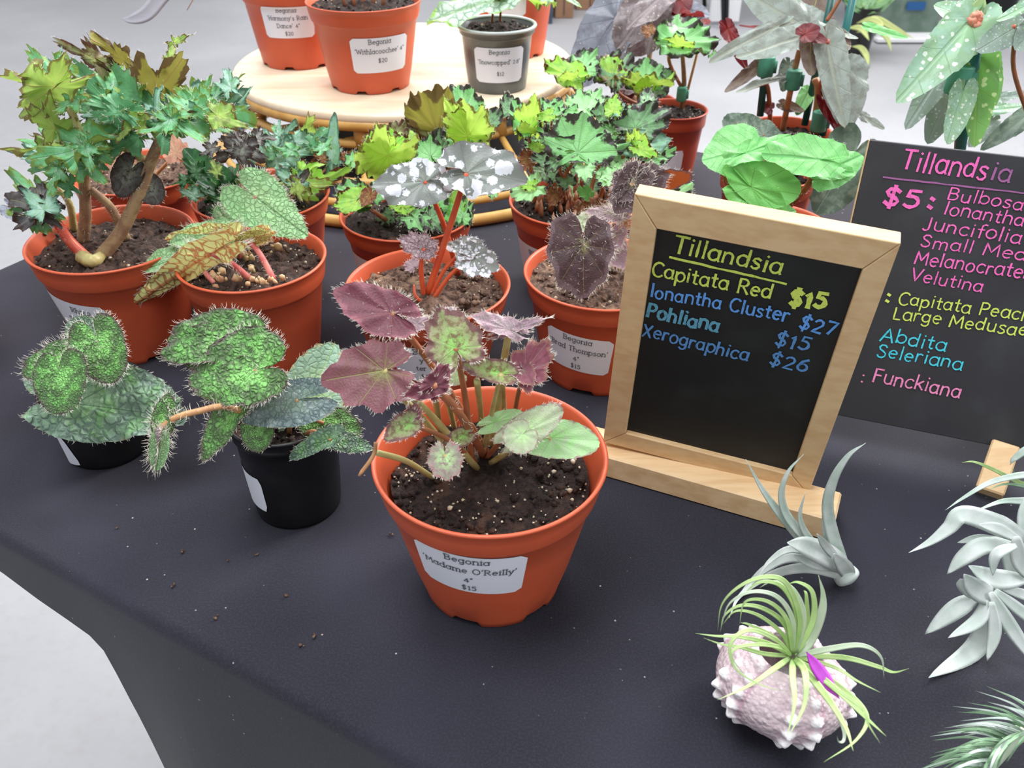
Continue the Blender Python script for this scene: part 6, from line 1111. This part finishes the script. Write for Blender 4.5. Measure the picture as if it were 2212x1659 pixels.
# ------------------------------------------------------------------ things far behind on the floor
M['card'] = plain('brown_cardboard', S(150, 116, 90), .8, S(136, 102, 78), 6); M['navy'] = plain('navy_plastic', S(58, 66, 84), .5); M['darkp'] = plain('dark_purple_plastic', S(50, 36, 52), .5)
M['whitep'] = plain('white_plastic', S(225, 225, 228), .5); M['blacktube'] = plain('black_metal', S(24, 26, 30), .4); M['tealtub'] = plain('grey_green_plastic', S(110, 128, 118), .35, S(90, 112, 98), 14); M['bluetag'] = plain('blue_label', S(28, 84, 140), .5)
def floorbox(name, u0, u1, vb, h, dep, mat, label, cat_, flaps=False, rz=0):
    a, c = PZ(u0, vb, FZ), PZ(u1, vb, FZ); wd = (c-a).length; m = (a+c)/2; ang = math.atan2((c-a).y, (c-a).x)+rz; n_ = V((-math.sin(ang), math.cos(ang), 0))
    r = thing(name, tuple(m+n_*dep/2), label, cat_)
    Mx = Matrix.Rotation(ang, 3, 'Z'); b = MB(); cc = m+n_*dep/2
    if name == 'cardboard_box':
        b.bbox(cc+V((0, 0, h/2)), wd, dep, h, Mx, .004); b.build('carton', M[mat], r, smooth=False)
        b = MB(); b.box(cc+V((0, 0, h+.0005)), wd*.99, .05, .001, M=Mx); b.build('packing_tape', M['pine'], r, smooth=False)
        b = MB(); b.box(m+V((0, 0, h*.5))-n_*.002, wd*.004+.004, .003, h*.9, M=Mx); b.build('corner_seam', M['darkp'], r, smooth=False)
    else:
        wl = .012
        for sx in (-1, 1): b.box(cc+Mx @ V((sx*(wd/2-wl/2), 0, h/2)), wl, dep, h, M=Mx)
        for sy in (-1, 1): b.box(cc+Mx @ V((0, sy*(dep/2-wl/2), h/2)), wd-2*wl, wl, h, M=Mx)
        b.box(cc+V((0, 0, .006)), wd-2*wl, dep-2*wl, .012, M=Mx); b.build('crate_body', M[mat], r, smooth=False)
        b = MB()
        for sy in (-1, 1): b.box(cc+Mx @ V((0, sy*(dep/2+.004), h-.015)), wd+.016, .008, .03, M=Mx)
        for sx in (-1, 1): b.box(cc+Mx @ V((sx*(wd/2+.004), 0, h-.015)), .008, dep, .03, M=Mx)
        b.build('crate_rim', M[mat], r, smooth=False)
    return r
floorbox('plastic_crate', 1150, 1193, 52, .30, .3, 'navy', 'dark navy plastic crate on the floor left of the cardboard boxes', 'crate')
floorbox('cardboard_box', 1198, 1238, 40, .34, .3, 'card', 'brown cardboard box on the floor beside the navy crate', 'box')
floorbox('cardboard_box', 1244, 1304, 22, .36, .34, 'card', 'wider brown cardboard box on the floor, right of the other one', 'box')
floorbox('plastic_crate', 1312, 1350, 30, .36, .3, 'darkp', 'dark purple crate on the floor at the end of the cardboard boxes', 'crate')
# far white table with black legs
ft_ = PZ(1580, 66, FZ)
r = thing('folding_table', tuple(ft_), 'far white table with thin black legs behind the olive begonia', 'table')
b = MB(); b.box(ft_+V((.35, .3, .70)), 1.5, .6, .035); b.build('tabletop', M['whitep'], r, smooth=False)
for dx, dy in ((-.3, .02), (-.2, .02), (1.0, .02), (1.0, .58), (-.3, .58)):
    b = MB(); b.tube([ft_+V((dx*.5 if dx < 0 else dx, dy, .70)), ft_+V((dx*.12 if dx < 0 else dx, dy, 0))], .012, 8); b.build('leg', M['blacktube'], r)
b = MB(); b.box(ft_+V((-.02, .12, .3)), .16, .008, .56); b.build('modesty_panel', M['whitep'], r, smooth=False)
# grey green tub with a blue label
def tub(u0, u1, vb, h, label):
    a, c = PZ(u0, vb, FZ), PZ(u1, vb, FZ); m = (a+c)/2; wd = (c-a).length
    r = thing('storage_tub', tuple(m+V((0, .2, 0))), label, 'storage tub'); b = MB(); n0 = 0
    for (k, z) in ((.92, 0), (1, h)):
        for sx, sy in ((-1, -1), (1, -1), (1, 1), (-1, 1)): b.v.append(m+V((sx*wd/2*k, .2+sy*.2*k, z)))
    for (k, z) in ((.97, h), (.88, .02)):
        for sx, sy in ((-1, -1), (1, -1), (1, 1), (-1, 1)): b.v.append(m+V((sx*wd/2*k, .2+sy*.2*k, z)))
    for i in range(3):
        for k in range(4): k2 = (k+1) % 4; b.f.append((i*4+k, i*4+k2, i*4+4+k2, i*4+4+k))
    b.f += [(3, 2, 1, 0), (12, 13, 14, 15)]; b.build('tub_body', M['tealtub'], r, smooth=False)
    b = MB(); b.box(m+V((0, .012, .03)), wd*.96, .03, .03); b.box(m+V((0, 0, .015)), wd*1.0, .06, .014); b.build('base_rail', M['whitep'], r, smooth=False)
    b = MB(); q = PY(1979, 13, m.y-.006); b.box(q, 40*PXW(q), .004, 17*PXW(q)); b.build('label', M['bluetag'], r, smooth=False)
tub(1890, 2020, 92, .32, 'grey green plastic tub with a blue label standing on the floor')
def floorpot(u, vb, wpx, h, label, mat='blackpot'):
    p = PZ(u, vb, FZ); Rr = wpx/2*PXW(p)
    r = thing('potted_plant', tuple(p), label, 'potted plant'); return r, Pot(r, p.x, p.y+Rr*.7, FZ, Rr, h, M[mat], br=.78, band=.15, feet=0, fill=.9, perl=0, clump=30)
M['jungle'] = leaf_mat('mid_green_leaf', S(90, 140, 76), S(70, 118, 62), vein=S(150, 180, 110), under=S(110, 150, 90), rough=.4, pinn=5)
M['yellowg'] = leaf_mat('yellow_green_leaf', S(170, 190, 80), S(140, 176, 76), vein=S(200, 205, 140), edge=S(210, 214, 190), under=S(160, 180, 90), rough=.4)
r, pp = floorpot(1852, 124, 76, .22, 'black pot of leafy green foliage on the floor, leaves arching right')
P = Plant(r, pp.y, pp.zsoil, petm=M['palepet'])
c = V((pp.x, pp.y, pp.zsoil))
for k in range(16):
    a = R.random()*6.28; L = R.uniform(.12, .22); tp = c+V((math.cos(a)*L*.8, math.sin(a)*L*.5, R.uniform(.06, .2))); u0, v0 = ppx(c+(tp-c)*.25); u1, v1 = ppx(tp)
    P.leaf(u0, v0, u1, v1, .3, 'jungle', 'ovate', n=(R.uniform(-.3, .3), -.6, .7), dy=R.uniform(-.04, .04), maxl=.25, z=None, pet=None)
for l in ([(1860, 52), (1890, 40), (1930, 60), (1975, 84)], [(1850, 50), (1880, 42), (1902, 52), (1903, 70)], [(1850, 70), (1890, 64), (1915, 80), (1926, 112)], [(1840, 100), (1860, 104), (1872, 122), (1876, 142)], [(1830, 60), (1860, 62), (1878, 88)]):
    air(r, l, pp.y, -.1, -.2, 13, 'yellowg', 'mid', zmin=FZ+.02)
r, pp = floorpot(2150, 60, 110, .24, 'dark pot of tangled foliage on the floor at the right edge', 'blackpot')
P = Plant(r, pp.y, pp.zsoil, petm=M['palepet']); c = V((pp.x, pp.y, pp.zsoil))
M['darkj'] = leaf_mat('dark_green_leaf', S(52, 70, 46), S(40, 56, 40), vein=S(170, 180, 110), under=S(70, 90, 60), rough=.4)
for k in range(26):
    a = R.random()*6.28; L = R.uniform(.1, .34); tp = c+V((math.cos(a)*L, math.sin(a)*L*.5, R.uniform(.0, .14))); u0, v0 = ppx(c+(tp-c)*.4); u1, v1 = ppx(tp)
    P.leaf(u0, v0, u1, v1, .35, 'darkj', 'ovate', n=(R.uniform(-.4, .4), -.6, .7), dy=R.uniform(-.1, .1), maxl=.25)
# crumbs of soil on the cloth
for u, v in ((252, 1139), (843, 1152), (396, 1190), (555, 1196), (492, 1211), (620, 1285), (678, 1372), (652, 1391), (465, 1333), (372, 1266)):
    p = PZ(u, v, .0012); b = MB()
    for k in range(3): b.blob(p+V((R.gauss(0, .0007), R.gauss(0, .0007), 0)), R.uniform(.0004, .0009), rough=.5)
    tag(b.build('soil_crumb', M['soil2'], None, loc=p), 'tiny crumb of soil lying on the black cloth near the front edge', 'soil crumb', 'soil crumbs on the cloth')


for o in bpy.data.objects:
    if o.parent or o.type not in ('EMPTY', 'MESH'): continue
    k = o.name.split('.')[0]
    if k == 'potted_begonia': o['group'] = 'potted begonias for sale'
    elif k == 'air_plant': o['group'] = 'air plants on the black cloth'
    elif k == 'cardboard_box': o['group'] = 'cardboard boxes in the background'
    elif k == 'plastic_crate': o['group'] = 'plastic crates in the background'
